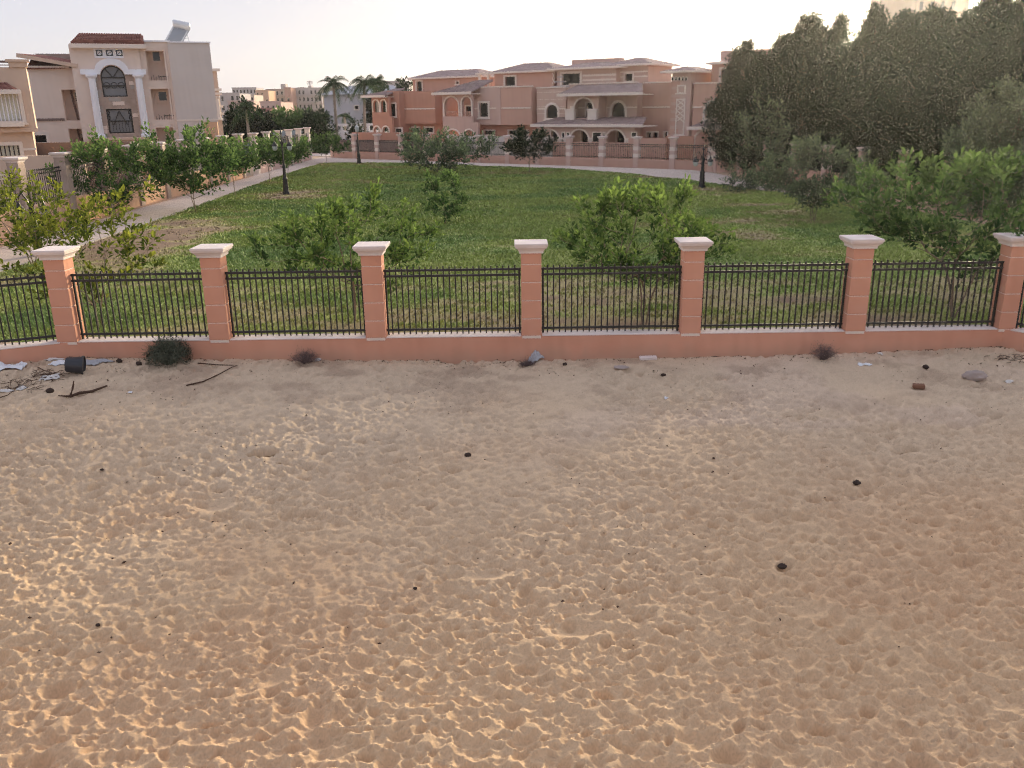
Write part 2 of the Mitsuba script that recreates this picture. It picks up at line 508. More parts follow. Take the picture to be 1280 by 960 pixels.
# the lawn: its own sheet with patches of green and dry turf, and grass standing on it
LAWN = [(-15.75, 16.95), (20.0, 16.95), (19.6, 27), (18.0, 38.5), (15.6, 45.5), (13.2, 51.5), (11.4, 56.5), (8.6, 62.4), (4.0, 68.2), (-4.2, 74.2), (-12.4, 79.4), (-14.8, 80.6), (-16.2, 80.2), (-16.9, 78.6), (-16.6, 60), (-16.0, 45), (-15.8, 30)]
import shapely
import shapely.prepared
LAWN_POLY = shapely.Polygon(LAWN)


def turf(x, y):
    """0 bare dry earth to 1 lush green, and a tone that varies."""
    z = np.zeros_like(x)
    a = meshkit.fbm(np.stack([x * .16, y * .22, z], -1), 4, 31)
    b = meshkit.fbm(np.stack([x * .55, y * .9, z + 4], -1), 4, 32)
    c = meshkit.fbm(np.stack([x * 2.6, y * 3.4, z + 8], -1), 3, 33)
    g = .60 + 1.0 * (a - .5) + .7 * (b - .5) + .35 * (c - .5)
    g = g - .75 * np.exp(-((x + 13.6) / 2.6) ** 2 - ((y - 34) / 6.5) ** 2)        # trodden bare patch beside the path
    g = g - .35 * np.exp(-((x + 12.5) / 3.0) ** 2 - ((y - 56) / 9) ** 2)
    g = g - .30 * np.exp(-((x - 4) / 7.) ** 2 - ((y - 22) / 3.0) ** 2) - .25 * np.exp(-((x - 13) / 5.) ** 2 - ((y - 30) / 5.0) ** 2)
    g = g + .06 + .25 * np.exp(-((x + 2) / 9) ** 2 - ((y - 44) / 14) ** 2)
    return np.clip(g, 0, 1), b


def turf_color(x, y):
    g, b = turf(x, y)
    soil = np.array([.215, .150, .105])
    dry = np.array([.32, .275, .14])
    green = np.array([.235, .28, .09])
    lush = np.array([.155, .212, .075])
    w1, w2, w3 = ss(.16, .42, g)[..., None], ss(.36, .60, g)[..., None], ss(.60, .92, g)[..., None]
    c = soil * (1 - w1) + dry * w1
    c = c * (1 - w2) + green * w2
    c = c * (1 - w3) + lush * w3
    pale = ss(.44, .62, meshkit.fbm(np.stack([x * .10 + y * .02, y * .34 - x * .12, np.zeros_like(x) + 3], -1), 3, 37))[..., None]     # yellower bands: sunlit streaks put into the colour of the grass
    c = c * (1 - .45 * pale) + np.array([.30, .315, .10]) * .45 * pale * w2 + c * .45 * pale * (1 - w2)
    return c * (.85 + .3 * b[..., None])


lx, ly = np.arange(-17.2, 20.4, .20), np.arange(16.9, 81, .20)
LX, LY = np.meshgrid(lx, ly)
ok = shapely.contains_xy(LAWN_POLY, LX.ravel(), LY.ravel()).reshape(LX.shape)
LZ = .15 + .05 * (meshkit.fbm(np.stack([LX * .5, LY * .5, LX * 0], -1), 3, 41) - .5)
idx = np.arange(LX.size).reshape(LX.shape)
keep = ok[:-1, :-1] | ok[1:, :-1] | ok[:-1, 1:] | ok[1:, 1:]
q = np.stack([idx[:-1, :-1], idx[:-1, 1:], idx[1:, 1:], idx[1:, :-1]], -1)[keep]
used = np.unique(q)
remap = np.zeros(LX.size, int)
remap[used] = np.arange(len(used))
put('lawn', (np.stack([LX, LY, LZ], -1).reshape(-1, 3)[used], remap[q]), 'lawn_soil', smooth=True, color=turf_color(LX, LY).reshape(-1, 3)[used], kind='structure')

# grass tufts: two bent blades each, larger and sparser with distance
n = 330000
ty = 16.97 + 62 * rng.random(n) ** 1.7
tx = rng.uniform(-16.8, 20, n)
g, b = turf(tx, ty)
inside = shapely.contains_xy(LAWN_POLY, tx, ty) & (rng.random(n) < .10 + .9 * ss(.2, .6, g))
inside &= np.abs(tx) < .66 * ty + 2
tx, ty, g = tx[inside], ty[inside], g[inside]
n = len(tx)
near = 1 + (ty - 17) * .035
hgt = rng.uniform(.032, .085, n) * (.55 + .6 * g) * near ** .6
wid = rng.uniform(.010, .018, n) * near ** 1.5
ang = rng.uniform(0, np.pi, n)
lean = rng.normal(0, .5, (n, 2)) * hgt[:, None]
base = np.stack([tx, ty, np.full(n, .135)], -1)
side = np.stack([np.cos(ang) * wid, np.sin(ang) * wid, np.zeros(n)], -1)
tip = base + np.stack([lean[:, 0], lean[:, 1], hgt + .015], -1)
mid = base + np.stack([lean[:, 0] * .35, lean[:, 1] * .35, hgt * .62 + .015], -1)
V = np.stack([base - side, base + side, mid + side * .8, mid - side * .8, tip], 1)
o = np.arange(n)[:, None] * 5
F = np.concatenate([o + np.array([[0, 1, 2]]), o + np.array([[0, 2, 3]]), o + np.array([[3, 2, 4]])])
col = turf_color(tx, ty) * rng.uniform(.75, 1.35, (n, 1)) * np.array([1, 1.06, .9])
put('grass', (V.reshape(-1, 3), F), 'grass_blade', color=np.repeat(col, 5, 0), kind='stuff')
labels['grass'].update(label='short patchy grass growing over the lawn behind the railings', category='grass')

# paths
put('path', sheet([(-19.1, 16), (-15.75, 16), (-15.8, 30), (-16.0, 45), (-16.6, 60), (-16.9, 78.6), (-16.2, 80.2), (-14.8, 80.6), (-12.4, 79.4), (-4.2, 74.2), (4.0, 68.2), (8.6, 62.4), (11.4, 56.5), (13.2, 51.5),
                   (15.6, 45.5), (16.4, 46.5), (15.2, 55), (14.6, 62.0), (13.6, 65.8), (4.6, 72.6), (-16.4, 88.0), (-19.1, 92)], .136), 'paving', kind='structure')
kerb = MB()
edge = LAWN[4:] + [LAWN[0]]
for a, c in zip(edge[:-1], edge[1:]):
    a, c = np.array(a), np.array(c)
    L = np.linalg.norm(c - a)
    m = max(1, int(L / 1.0))
    for k in range(m):
        p0, p1 = a + (c - a) * (k + .01) / m, a + (c - a) * (k + .99) / m
        kerb.bar([*p0, .11], [*p1, .11], .12, .17)
put('path_kerb', kerb.get(), 'concrete', kind='structure')
put('planted_strip', sheet([(-19.3, 16), (-18.75, 16), (-18.8, 45), (-18.95, 66), (-19.3, 66)], .147), 'reddish_soil', kind='structure')
put('soil_bank', sheet([(14.6, 62.2), (15.25, 55), (16.4, 46.5), (15.9, 45.6), (18.2, 38.5), (19.8, 27), (20.1, 16.95), (30, 16.95), (26, 32), (21.5, 50), (16.2, 64.5)], .143), 'reddish_soil', kind='structure')
put('street', sheet([(-16.9, 92), (-19.6, 95), (-40, 112), (-12, 150), (60, 105), (60, 60), (18, 68)], .02), 'pale_paving', kind='structure')

# ------------------------------------------------------------------ the near fence
FY = 16.62
pil = [-8.72, -5.73, -2.66, .40, 3.52, 6.75, 9.76]
posts = [np.array([-8.72 - 2.78, FY - 1.18])] + [np.array([x, FY]) for x in pil] + [np.array([9.76 + 1.9, FY - 2.3])]
fence = thing('perimeter_fence', 'terracotta fence with stone capped pillars and black railings between the sand lot and the lawn', 'fence')
block_dicts = {}
BZ = [(.558, .888), (.903, 1.247), (1.262, 1.607), (1.622, 1.957), (1.972, 2.185)]
cap_m = MB()
cap_m.lathe([(.232, 2.18), (.232, 2.225), (.245, 2.235), (.262, 2.262), (.295, 2.285), (.302, 2.292), (.302, 2.318), (.318, 2.324), (.318, 2.362), (.308, 2.370)], 4, rot=math.pi / 4, square=True)
cap_d = mikit.ply(cap_m.get(), 'mat_cap_stone')
core_d = mikit.ply(MB().box(-.183, .183, -.183, .183, .50, 2.19).get(), 'mat_joint_white')
for z0, z1 in BZ:
    v, f = cbox(.39, .39, z1 - z0, .008)
    block_dicts[z0] = mikit.ply((v + [0, 0, z0], f), 'mat_fence_plaster')
for k, p in enumerate(posts):
    rot = 0 if 0 < k < len(posts) - 1 else (23 if k == 0 else -50)
    M = T().translate([p[0], p[1], 0]).rotate([0, 0, 1], rot)
    pk = put(f'{fence}__pillar', core_d, None, to_world=M)
    for z0, z1 in BZ:
        put(f'{pk}__block', block_dicts[z0], None, to_world=M)
    put(f'{pk}__cap', cap_d, None, to_world=M)
for k, (a, c) in enumerate(zip(posts[:-1], posts[1:])):
    d = (c - a) / np.linalg.norm(c - a)
    nrm = np.array([-d[1], d[0]])
    L = np.linalg.norm(c - a)
    wall = MB()
    m = 8
    for q in range(m):                                               # plastered plinth
        p0, p1 = a + d * L * q / m, a + d * L * (q + 1) / m
        wall.bar([*p0, .08], [*p1, .08], .34, .93)
    wv, wf = wall.get()
    put(f'{fence}__plinth', (wv, wf), 'fence_plaster')
    cp = MB()
    cp.bar([*(a + d * .205), .552], [*(c - d * .205), .552], .36, .018)
    put(f'{fence}__coping', cp.get(), 'cap_stone')
    ra, rc = a + d * .2, c - d * .2
    rail = MB()
    for z, h in ((1.845, .042), (1.735, .042), (.665, .042)):
        rail.bar([*ra, z], [*rc, z], .034, h)
    for e, s in ((ra, 1), (rc, -1)):
        rail.bar([*(e + s * d * .03), .57], [*(e + s * d * .03), 1.87], .036)
    rk = put(f'{fence}__railing', rail.get(), 'iron')
    nb = int(round((L - .4) / .1165))
    bar_d = mikit.ply(MB().box(-.0125, .0125, -.0125, .0125, .575, 1.915).get(), 'mat_iron')
    for q in range(1, nb):
        e = ra + (rc - ra) * q / nb
        put(f'{rk}__bar', bar_d, None, to_world=T().translate([e[0], e[1] + .001, rng.normal(0, .004)]).rotate([0, 0, 1], math.degrees(math.atan2(d[1], d[0]))))


# ------------------------------------------------------------------ trees and shrubs
def grow(base, targets, fork, r, tip_r=.006, sides=5, wob=.06):
    """Branches from the fork points to all target points, each joined to the nearest grown node; returns (wood mesh, tips, their directions)."""
    nodes = [np.array(p, float) for p in fork]
    parent = [-1] + list(range(len(fork) - 1))
    cost = [np.linalg.norm(nodes[0] - p) for p in nodes]
    order = np.argsort(np.linalg.norm(targets - nodes[-1], axis=1))
    tips = []
    for k in order:
        p = targets[k]
        N = np.array(nodes)
        dist = np.linalg.norm(N - p, axis=1)
        up = np.maximum(0, N[:, 2] - p[2])
        c = dist + .45 * np.array(cost) + 1.2 * up
        j = int(np.argmin(c))
        a = nodes[j]
        m = a + (p - a) * .5 + r.normal(0, wob, 3) * dist[j] + np.array([0, 0, -.06 * dist[j]])
        nodes.append(m)
        parent.append(j)
        cost.append(cost[j] + dist[j] * .5)
        nodes.append(p)
        parent.append(len(nodes) - 2)
        cost.append(cost[-1] + dist[j] * .5)
        tips.append(len(nodes) - 1)
    n = len(nodes)
    area = np.zeros(n)
    kids = [[] for _ in range(n)]
    for k in range(n):
        if parent[k] >= 0:
            kids[parent[k]].append(k)
    for k in range(n - 1, -1, -1):
        area[k] = max(tip_r ** 2, sum(area[q] for q in kids[k])) if kids[k] else tip_r ** 2
        area[k] = area[k] * .9 + .1 * tip_r ** 2 if kids[k] else area[k]
    rad = np.sqrt(area)
    m = MB()
    for k in range(1, n):
        q = parent[k]
        rq = min(rad[q], rad[k] * 1.5)
        m.tube([nodes[q], (nodes[q] + nodes[k]) / 2 + r.normal(0, .01, 3), nodes[k]], [rq, (rq + rad[k]) / 2, rad[k]], sides if rad[k] > .012 else 3)
    P = np.array([nodes[k] for k in tips])
    D = np.array([nodes[k] - nodes[parent[k]] for k in tips])
    return m, P, D / (np.linalg.norm(D, axis=1, keepdims=True) + 1e-9)


def leaves(P, D, count, length, width, r, spread, dark, bright, upward=.35, tone=None, fold=.25):
    """count folded leaves round each point; colour runs from old dark leaves to young bright ones further along the shoot."""
    n = len(P) * count
    k = np.repeat(np.arange(len(P)), count)
    along = r.uniform(-1, 1, n)
    off = r.normal(0, 1, (n, 3))
    off /= np.linalg.norm(off, axis=1, keepdims=True)
    c = P[k] + D[k] * (along * spread)[:, None] + off * (spread * .55 * r.random(n) ** .5)[:, None]
    d = off * .9 + D[k] * .45 + np.array([0, 0, upward]) + r.normal(0, .25, (n, 3))
    d /= np.linalg.norm(d, axis=1, keepdims=True)
    s = np.cross(d, r.normal(0, 1, (n, 3)) * .5 + np.array([0, 0, 1.0]))
    s /= np.linalg.norm(s, axis=1, keepdims=True) + 1e-9
    up = np.cross(s, d)
    L = length * r.uniform(.65, 1.25, n)[:, None]
    W = width * r.uniform(.7, 1.2, n)[:, None]
    a = c
    b = c + d * L
    l = c + d * L * .55 - s * W / 2 + up * W * fold
    q = c + d * L * .55 + s * W / 2 + up * W * fold
    V = np.stack([a, q, b, l], 1).reshape(-1, 3)
    o = np.arange(n)[:, None] * 4
    F = np.concatenate([o + np.array([[0, 1, 2]]), o + np.array([[0, 2, 3]])])
    if tone is None:
        tone = np.zeros(len(P))
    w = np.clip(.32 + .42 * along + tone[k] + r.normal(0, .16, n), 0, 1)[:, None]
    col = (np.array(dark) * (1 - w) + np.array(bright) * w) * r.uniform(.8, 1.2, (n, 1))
    return V, F, np.repeat(col, 4, 0)


def crown_points(n, c, rx, ry, rz, r, hollow=.35, flat=.0, lobes=6, lob=.28):
    """Points in a lobed ellipsoid, denser towards its skin."""
    out = []
    ph = r.uniform(0, 7, (lobes, 3))
    ax = r.normal(0, 1, (lobes, 3))
    ax /= np.linalg.norm(ax, axis=1, keepdims=True)
    while len(out) < n:
        d = r.normal(0, 1, 3)
        d /= np.linalg.norm(d)
        s = 1 + lob * np.sum(np.maximum(0, ax @ d) ** 5 * np.sin(ph[:, 0])) - .12
        q = s * r.uniform(hollow, 1) ** .6
        p = d * q
        if p[2] < 0:
            p[2] *= 1 - flat
        out.append(p * [rx, ry, rz])
    out = np.array(out)
    lo, hi = np.percentile(out, 3, axis=0), np.percentile(out, 97, axis=0)
    return (out - (lo + hi) / 2) / ((hi - lo) / 2) * [rx, ry, rz] + c


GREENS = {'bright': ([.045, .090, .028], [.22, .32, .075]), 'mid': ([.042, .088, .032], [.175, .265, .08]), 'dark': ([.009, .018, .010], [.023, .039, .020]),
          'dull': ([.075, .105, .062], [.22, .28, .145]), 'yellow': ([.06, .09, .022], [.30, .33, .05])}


def small_tree(name, label, base, top, rx, ry=None, nshoot=90, per=42, leaf=(.10, .055), green='bright', trunk=.35, stems=3, lowest=.25, group=None, seed=0, shoot=.20, spike=None, thick=.010, shift=(0, 0)):
    r = np.random.default_rng(seed + 100)
    base = np.array(base, float)
    ry = ry or rx
    H = top - base[2]
    z0 = base[2] + H * lowest
    c = base + np.array([shift[0], shift[1], (z0 + top) / 2 - base[2]])
    rz = (top - z0) / 2 * .92
    tg = crown_points(nshoot, c, rx, ry, rz, r, flat=.12)
    if spike is not None:
        for dx, dz in spike:
            for q in range(4):
                tg = np.vstack([tg, c + [dx + r.normal(0, .05), r.normal(0, .08), rz * .8 + dz * (q + 1) / 4]])
    wood = MB()
    P, D = [], []
    groups_ = np.argsort(np.arctan2(tg[:, 1] - c[1], tg[:, 0] - c[0]))
    for k in range(stems):
        sub = tg[groups_[k::stems]] if stems == 1 else tg[np.array_split(groups_, stems)[k]]
        mean = sub.mean(0)
        f1 = base + [(mean[0] - base[0]) * .12 + r.normal(0, .03), (mean[1] - base[1]) * .12, H * trunk * .5]
        f2 = base + [(mean[0] - base[0]) * .32 + r.normal(0, .04), (mean[1] - base[1]) * .32, H * trunk]
        b0 = base + [r.normal(0, .035), r.normal(0, .035), -.08]
        m, p, d = grow(base, sub, [b0, f1, f2], r, tip_r=thick * .55)
        wood.add(*m.get())
        P.append(p)
        D.append(d)
    P, D = np.vstack(P), np.vstack(D)
    out = (P - c) / [rx, ry, rz]
    D = D * .6 + out * .35 + [0, 0, .35]
    D /= np.linalg.norm(D, axis=1, keepdims=True)
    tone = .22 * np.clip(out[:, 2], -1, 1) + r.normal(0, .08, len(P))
    key = thing(name, label, 'tree', group)
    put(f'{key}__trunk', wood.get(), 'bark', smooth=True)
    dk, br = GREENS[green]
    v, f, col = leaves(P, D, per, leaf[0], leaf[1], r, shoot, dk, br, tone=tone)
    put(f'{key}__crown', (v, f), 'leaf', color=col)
    return key


def ground_tree(label, px, py, top_py, half_px, **kw):
    b = G(px, py, .15)
    scale = b[1] / FPX
    top = at(px, top_py, b[1])[2]
    return small_tree('young_tree', label, b, top, half_px * scale * .97, **kw)


# by the near fence
ground_tree('sparse young tree with pale bare twigs just left of the second railing pillar', 125, 408, 244, 74, green='yellow', nshoot=80, per=22, leaf=(.15, .085), lowest=.26, stems=3, seed=1, shoot=.2)
ground_tree('yellowish young tree around the twin lantern at the left edge', 42, 332, 226, 76, green='yellow', nshoot=95, per=22, leaf=(.17, .10), lowest=.22, stems=3, seed=2, shoot=.3)
ground_tree('young tree with one tall leafy spike behind the third pillar from the left', 446, 402, 262, 90, green='bright', nshoot=92, per=26, leaf=(.15, .082), lowest=.38, stems=2, seed=3, spike=[(.55, .62), (-.2, .2)], shoot=.19)
ground_tree('broad young tree with feathery upright shoots left of the fifth pillar', 806, 404, 243, 92, green='bright', nshoot=120, per=27, leaf=(.155, .08), lowest=.36, stems=3, seed=4, spike=[(.75, .25), (.1, .22), (-.9, .1)], shoot=.22)
ground_tree('large spreading young tree behind the railing at the right edge', 1190, 398, 206, 122, green='mid', nshoot=190, per=29, leaf=(.165, .085), lowest=.36, stems=3, seed=5, spike=[(-1.0, .2), (.2, .25), (.9, .2)], shoot=.24, shift=(.1, .2))
# on the lawn
ground_tree('small slender tree standing alone in the middle of the lawn', 556, 280, 218, 21, green='mid', nshoot=28, per=38, leaf=(.18, .11), lowest=.2, stems=1, seed=6, shoot=.2)
ground_tree('round multi-stemmed shrub tree on the right of the lawn before the dark tall trees', 1016, 277, 180, 58, green='dull', nshoot=150, per=50, leaf=(.16, .085), lowest=.27, stems=3, seed=7, shoot=.3)
ground_tree('dense dark tree beside the path, second tree from the left', 146, 272, 182, 52, green='mid', nshoot=84, per=42, leaf=(.2, .12), lowest=.24, stems=3, seed=8, shoot=.36)
ground_tree('dense round tree beside the path in front of the blank building side', 244, 264, 168, 50, green='mid', nshoot=96, per=44, leaf=(.21, .13), lowest=.3, stems=2, seed=9, shoot=.38, trunk=.32)
ground_tree('leaning small tree on the lawn edge where the orange base wall ends', 295, 245, 180, 27, green='mid', nshoot=52, per=36, leaf=(.22, .13), lowest=.5, stems=1, seed=10, shoot=.34, trunk=.45)
ground_tree('thin-stemmed tree with a flat crown left of the lamp post', 337, 231, 178, 27, green='mid', nshoot=46, per=36, leaf=(.24, .14), lowest=.5, stems=1, seed=11, shoot=.36, trunk=.5)
ground_tree('thin tree just behind the lamp post on the lawn', 361, 221, 176, 23, green='mid', nshoot=40, per=32, leaf=(.26, .15), lowest=.5, stems=1, seed=12, shoot=.36, trunk=.5)
ground_tree('farthest thin tree at the corner where the two paths meet', 408, 204, 172, 22, green='mid', nshoot=40, per=34, leaf=(.28, .16), lowest=.46, stems=1, seed=13, shoot=.38, trunk=.5)
ground_tree('wide pale tree on the far lawn, nearest of the three before the left villas', 547, 219, 173, 34, green='dull', nshoot=56, per=40, leaf=(.26, .15), lowest=.18, stems=2, seed=14, shoot=.42)
ground_tree('small pale tree left of the wide tree before the left villas', 524, 208, 166, 18, green='dull', nshoot=28, per=36, leaf=(.26, .15), lowest=.3, stems=1, seed=15, shoot=.4)
ground_tree('airy thin-trunked tree right of the wide tree before the left villas', 592, 212, 171, 24, green='dull', nshoot=34, per=30, leaf=(.24, .13), lowest=.35, stems=1, seed=16, shoot=.4, trunk=.4)
ground_tree('dark umbrella-shaped tree by the far path in front of the arched window villa', 662, 218, 167, 26, green='dark', nshoot=40, per=46, leaf=(.26, .14), lowest=.45, stems=2, seed=17, shoot=.36, trunk=.5)
ground_tree('slim pale tree with a long bare trunk before the dark trees', 962, 238, 132, 27, green='dull', nshoot=34, per=32, leaf=(.22, .10), lowest=.42, stems=1, seed=18, shoot=.42, trunk=.5, shift=(-.7, 0))


# the tall dark trees behind the right-hand fence
def tall_tree(label, x, y, H, rad, spires, seed, green='dark', leaf=(.26, .15), dens=1.0, name='tall_tree', low=.05):
    r = np.random.default_rng(seed + 500)
    base = np.array([x, y, .1])
    tg, rel = [], []
    for dx, dy, h, w in spires:
        c = base + [dx, dy, 0]
        m = int(120 * dens * w * h / 9)
        z = low * H + (h - low * H) * r.random(m) ** .85
        prof = np.sqrt(np.clip(1 - ((z - .46 * h) / (.56 * h)) ** 2, .03, 1)) * (1 - .30 * ss(.62, 1.0, z / h)) * (.8 + .4 * meshkit.noise(np.stack([z * .9 + seed * 7, z * 0 + h, z * 0], -1)))
        a = r.uniform(0, 2 * np.pi, m)
        q = w * prof * np.sqrt(r.uniform(.15, 1, m)) * (1 + .22 * np.sin(3 * a + z * 1.3 + seed))
        tg.append(c + np.stack([np.cos(a) * q, np.sin(a) * q, z], 1))
    tg = np.vstack(tg)
    wood, P, D = MB(), [], []
    m, P, D = grow(base, tg, [base, base + [0, 0, H * .12], base + [r.normal(0, .1), 0, H * .3], base + [r.normal(0, .15), 0, H * .5], base + [0, 0, H * .7]], r, tip_r=.012, sides=5)
    D = D * .5 + [0, 0, .6]
    D /= np.linalg.norm(D, axis=1, keepdims=True)
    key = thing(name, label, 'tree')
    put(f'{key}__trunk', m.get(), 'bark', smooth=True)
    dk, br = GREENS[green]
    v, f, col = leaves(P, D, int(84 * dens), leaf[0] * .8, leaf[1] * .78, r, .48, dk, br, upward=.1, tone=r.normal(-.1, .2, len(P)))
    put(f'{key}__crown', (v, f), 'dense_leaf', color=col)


def by_px(px, top_py, Y):
    q = at(px, top_py, Y)
    return q[0], Y, q[2]


for label, px, top, Y, w, sp, seed in [
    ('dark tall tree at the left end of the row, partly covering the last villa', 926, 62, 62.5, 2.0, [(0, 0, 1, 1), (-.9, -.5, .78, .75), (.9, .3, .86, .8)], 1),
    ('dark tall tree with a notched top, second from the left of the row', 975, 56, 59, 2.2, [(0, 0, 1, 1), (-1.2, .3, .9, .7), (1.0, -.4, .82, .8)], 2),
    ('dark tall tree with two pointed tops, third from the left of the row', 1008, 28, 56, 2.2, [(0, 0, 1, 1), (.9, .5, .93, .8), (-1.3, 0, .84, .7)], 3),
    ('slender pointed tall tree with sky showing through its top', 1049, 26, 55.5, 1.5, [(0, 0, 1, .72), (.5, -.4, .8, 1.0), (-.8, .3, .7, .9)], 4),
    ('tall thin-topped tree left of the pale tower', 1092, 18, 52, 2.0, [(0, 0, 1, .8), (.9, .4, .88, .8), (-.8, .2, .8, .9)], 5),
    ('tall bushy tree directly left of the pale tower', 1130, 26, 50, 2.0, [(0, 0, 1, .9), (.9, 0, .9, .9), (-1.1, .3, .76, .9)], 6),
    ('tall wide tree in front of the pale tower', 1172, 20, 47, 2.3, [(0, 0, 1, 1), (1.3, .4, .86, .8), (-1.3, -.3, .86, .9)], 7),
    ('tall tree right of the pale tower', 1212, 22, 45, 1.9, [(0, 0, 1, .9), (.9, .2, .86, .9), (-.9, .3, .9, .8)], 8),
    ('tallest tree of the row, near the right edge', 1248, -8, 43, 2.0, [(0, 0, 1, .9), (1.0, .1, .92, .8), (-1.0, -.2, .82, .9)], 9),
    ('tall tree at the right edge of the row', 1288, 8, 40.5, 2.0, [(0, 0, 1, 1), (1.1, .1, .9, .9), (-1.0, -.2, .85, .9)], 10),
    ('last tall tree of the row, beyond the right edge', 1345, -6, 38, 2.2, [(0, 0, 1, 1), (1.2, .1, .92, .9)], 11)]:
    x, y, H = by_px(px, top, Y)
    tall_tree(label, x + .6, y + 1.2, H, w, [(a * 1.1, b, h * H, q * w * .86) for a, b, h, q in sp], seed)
tall_tree('paler grey-green tree in front of the dark row at the right edge', *by_px(1262, 122, 37)[:2], by_px(1262, 122, 37)[2], 2.0, [(0, 0, 5.0, 1.9), (-1.0, -.3, 4.0, 1.3), (1.2, 0, 4.6, 1.5)], 21, green='dull', leaf=(.24, .10))


# ------------------------------------------------------------------ houses
class House:
    def __init__(self, key, frame):
        self.k, self.f, self.walls, self.bands, self.holes = key, frame, [], [], []

    def block(self, s0, s1, t0, t1, z0, z1, mat):
        self.walls.append([solid(s0, s1, t0, t1, z0, z1), mat])
        return len(self.walls) - 1

    def cut(self, i, pts, t0, t1):
        self.walls[i][0] = self.walls[i][0] - prism(pts, t0, t1)

    def opening(self, i, r, t, rise=0.0, frame=.16, mat='cream_trim', pane='dark_opening', depth=.28, sill=True, proud=.06, mullions=0):
        """A window cut into wall i whose face is at t; r = (s0, s1, z0, z1) of the clear opening."""
        s0, s1, z0, z1 = r
        pts = profile(s0, s1, z0, z1, rise)
        if i is not None:
            self.cut(i, pts, t - .5, t + depth)
        pane_m = prism(profile(s0 + .004, s1 - .004, z0 + .004, z1 - .004, rise), t + depth - .06, t + depth - .015) if i is not None else prism(pts, t - .03, t - .004)
        w = put(f'{self.k}__window', self.f.mesh(pane_m), pane)
        e = max(frame - .01, 0)
        self.holes.append((prism(profile(s0 - e, s1 + e, z0 - e, z1 + e, rise + e if rise else 0), t - .4, t + .4), t))
        if frame:
            out = prism(profile(s0 - frame, s1 + frame, z0 - (frame if sill else 0), z1 + frame, rise + frame if rise else 0), t - proud, t + .06)
            ring = out - prism(profile(s0, s1, z0 - (0 if sill else .1), z1, rise), t - 1, t + 1)
            put(f'{w}__frame', self.f.mesh(ring), mat)
            if sill:
                put(f'{w}__sill', self.f.mesh(solid(s0 - frame - .08, s1 + frame + .08, t - proud - .10, t - proud + .002, z0 - frame - .03, z0 - frame + .07)), mat)
        if mullions:
            m = MB()
            for q in range(1, mullions + 1):
                s = s0 + (s1 - s0) * q / (mullions + 1)
                m.box(s - .03, s + .03, t + depth - .12, t + depth - .062, z0, z1 - rise * .4)
            m.box(s0, s1, t + depth - .115, t + depth - .065, (z0 + z1) / 2 - .03, (z0 + z1) / 2 + .03)
            put(f'{w}__mullion', self.f.mesh(m), 'iron')
        return w

    def band(self, s0, s1, z, t, h=.12, d=.06, mat='cream_trim', name='string_course'):
        self.bands.append((name, solid(s0, s1, t - d, t + .02, z - h / 2, z + h / 2), mat, t))

    def part(self, name, m, mat, **kw):
        return put(f'{self.k}__{name}', self.f.mesh(m), mat, **kw)

    def hip(self, s0, s1, t0, t1, z, h, over=.5, inset=None, mat='roof_tile', trim='cream_trim'):
        a, b = hip_roof(s0, s1, t0, t1, z, h, over, inset)
        k = self.part('roof', b, mat)
        put(f'{k}__eaves', self.f.mesh(a), trim)
        return k

    def lean_roof(self, s0, s1, t_wall, t_eave, z_wall, z_eave, hips=(.0, .0), mat='roof_tile', trim='cream_trim', th=.12):
        """A shed of tiles falling from the wall to the eave, its ends cut back by hips."""
        a = [(s0, t_eave, z_eave), (s1, t_eave, z_eave), (s1 - hips[1], t_wall, z_wall), (s0 + hips[0], t_wall, z_wall)]
        top, bot = np.array(a) + [0, 0, th], np.array(a)
        v = np.vstack([bot, top])
        f = [[3, 2, 1, 0], [4, 5, 6, 7], [0, 1, 5, 4], [1, 2, 6, 5], [2, 3, 7, 6], [3, 0, 4, 7]]
        k = self.part('canopy_roof', MB().add(v, f), mat)
        e = MB()
        e.box(s0 - .05, s1 + .05, t_eave - .10, t_eave + .04, z_eave - .10, z_eave + th + .02)
        e.box(s0 + .1, s1 - .1, t_eave + .06, t_wall - .003, z_eave - .09, z_eave - .012)
        put(f'{k}__eaves', self.f.mesh(e), trim)
        ribs = MB()
        nrib = max(3, int((s1 - s0) / .34))
        for q in range(nrib):
            u = (q + .5) / nrib
            ribs.bar([s0 + (s1 - s0) * u, t_eave, z_eave + th + .005], [s0 + hips[0] + (s1 - s0 - hips[0] - hips[1]) * u, t_wall, z_wall + th + .005], .13, .07)
        put(f'{k}__tile_ribs', self.f.mesh(ribs), mat, kind='stuff')
        return k

    def column(self, s, t, z0, z1, r=.16, mat='cream_trim', sq=False):
        m = MB().lathe([(r * 1.45, z0), (r * 1.45, z0 + .16), (r * 1.1, z0 + .24), (r, z0 + .3), (r * .9, z1 - .3), (r * 1.1, z1 - .22), (r * 1.45, z1 - .14), (r * 1.45, z1)], 4 if sq else 12, c=(s, t, 0), rot=math.pi / 4 if sq else 0, square=sq)
        return self.part('column', m, mat)

    def finish(self):
        for name, m, mat, t in self.bands:
            for hole, ht in self.holes:
                if abs(ht - t) < .3:
                    m = m - hole
            if not m.is_empty():
                put(f'{self.k}__{name}', self.f.mesh(m), mat)
        for m, mat in self.walls:
            put(f'{self.k}__wall', self.f.mesh(m), mat)


VU, VB = np.array([.809, -.588]), np.array([.588, .809])
VF = Frame((-18 - 1.5, 90 + 1.1), VU, VB)                            # s runs along the far fence, t = metres behind it
R = VF.rect


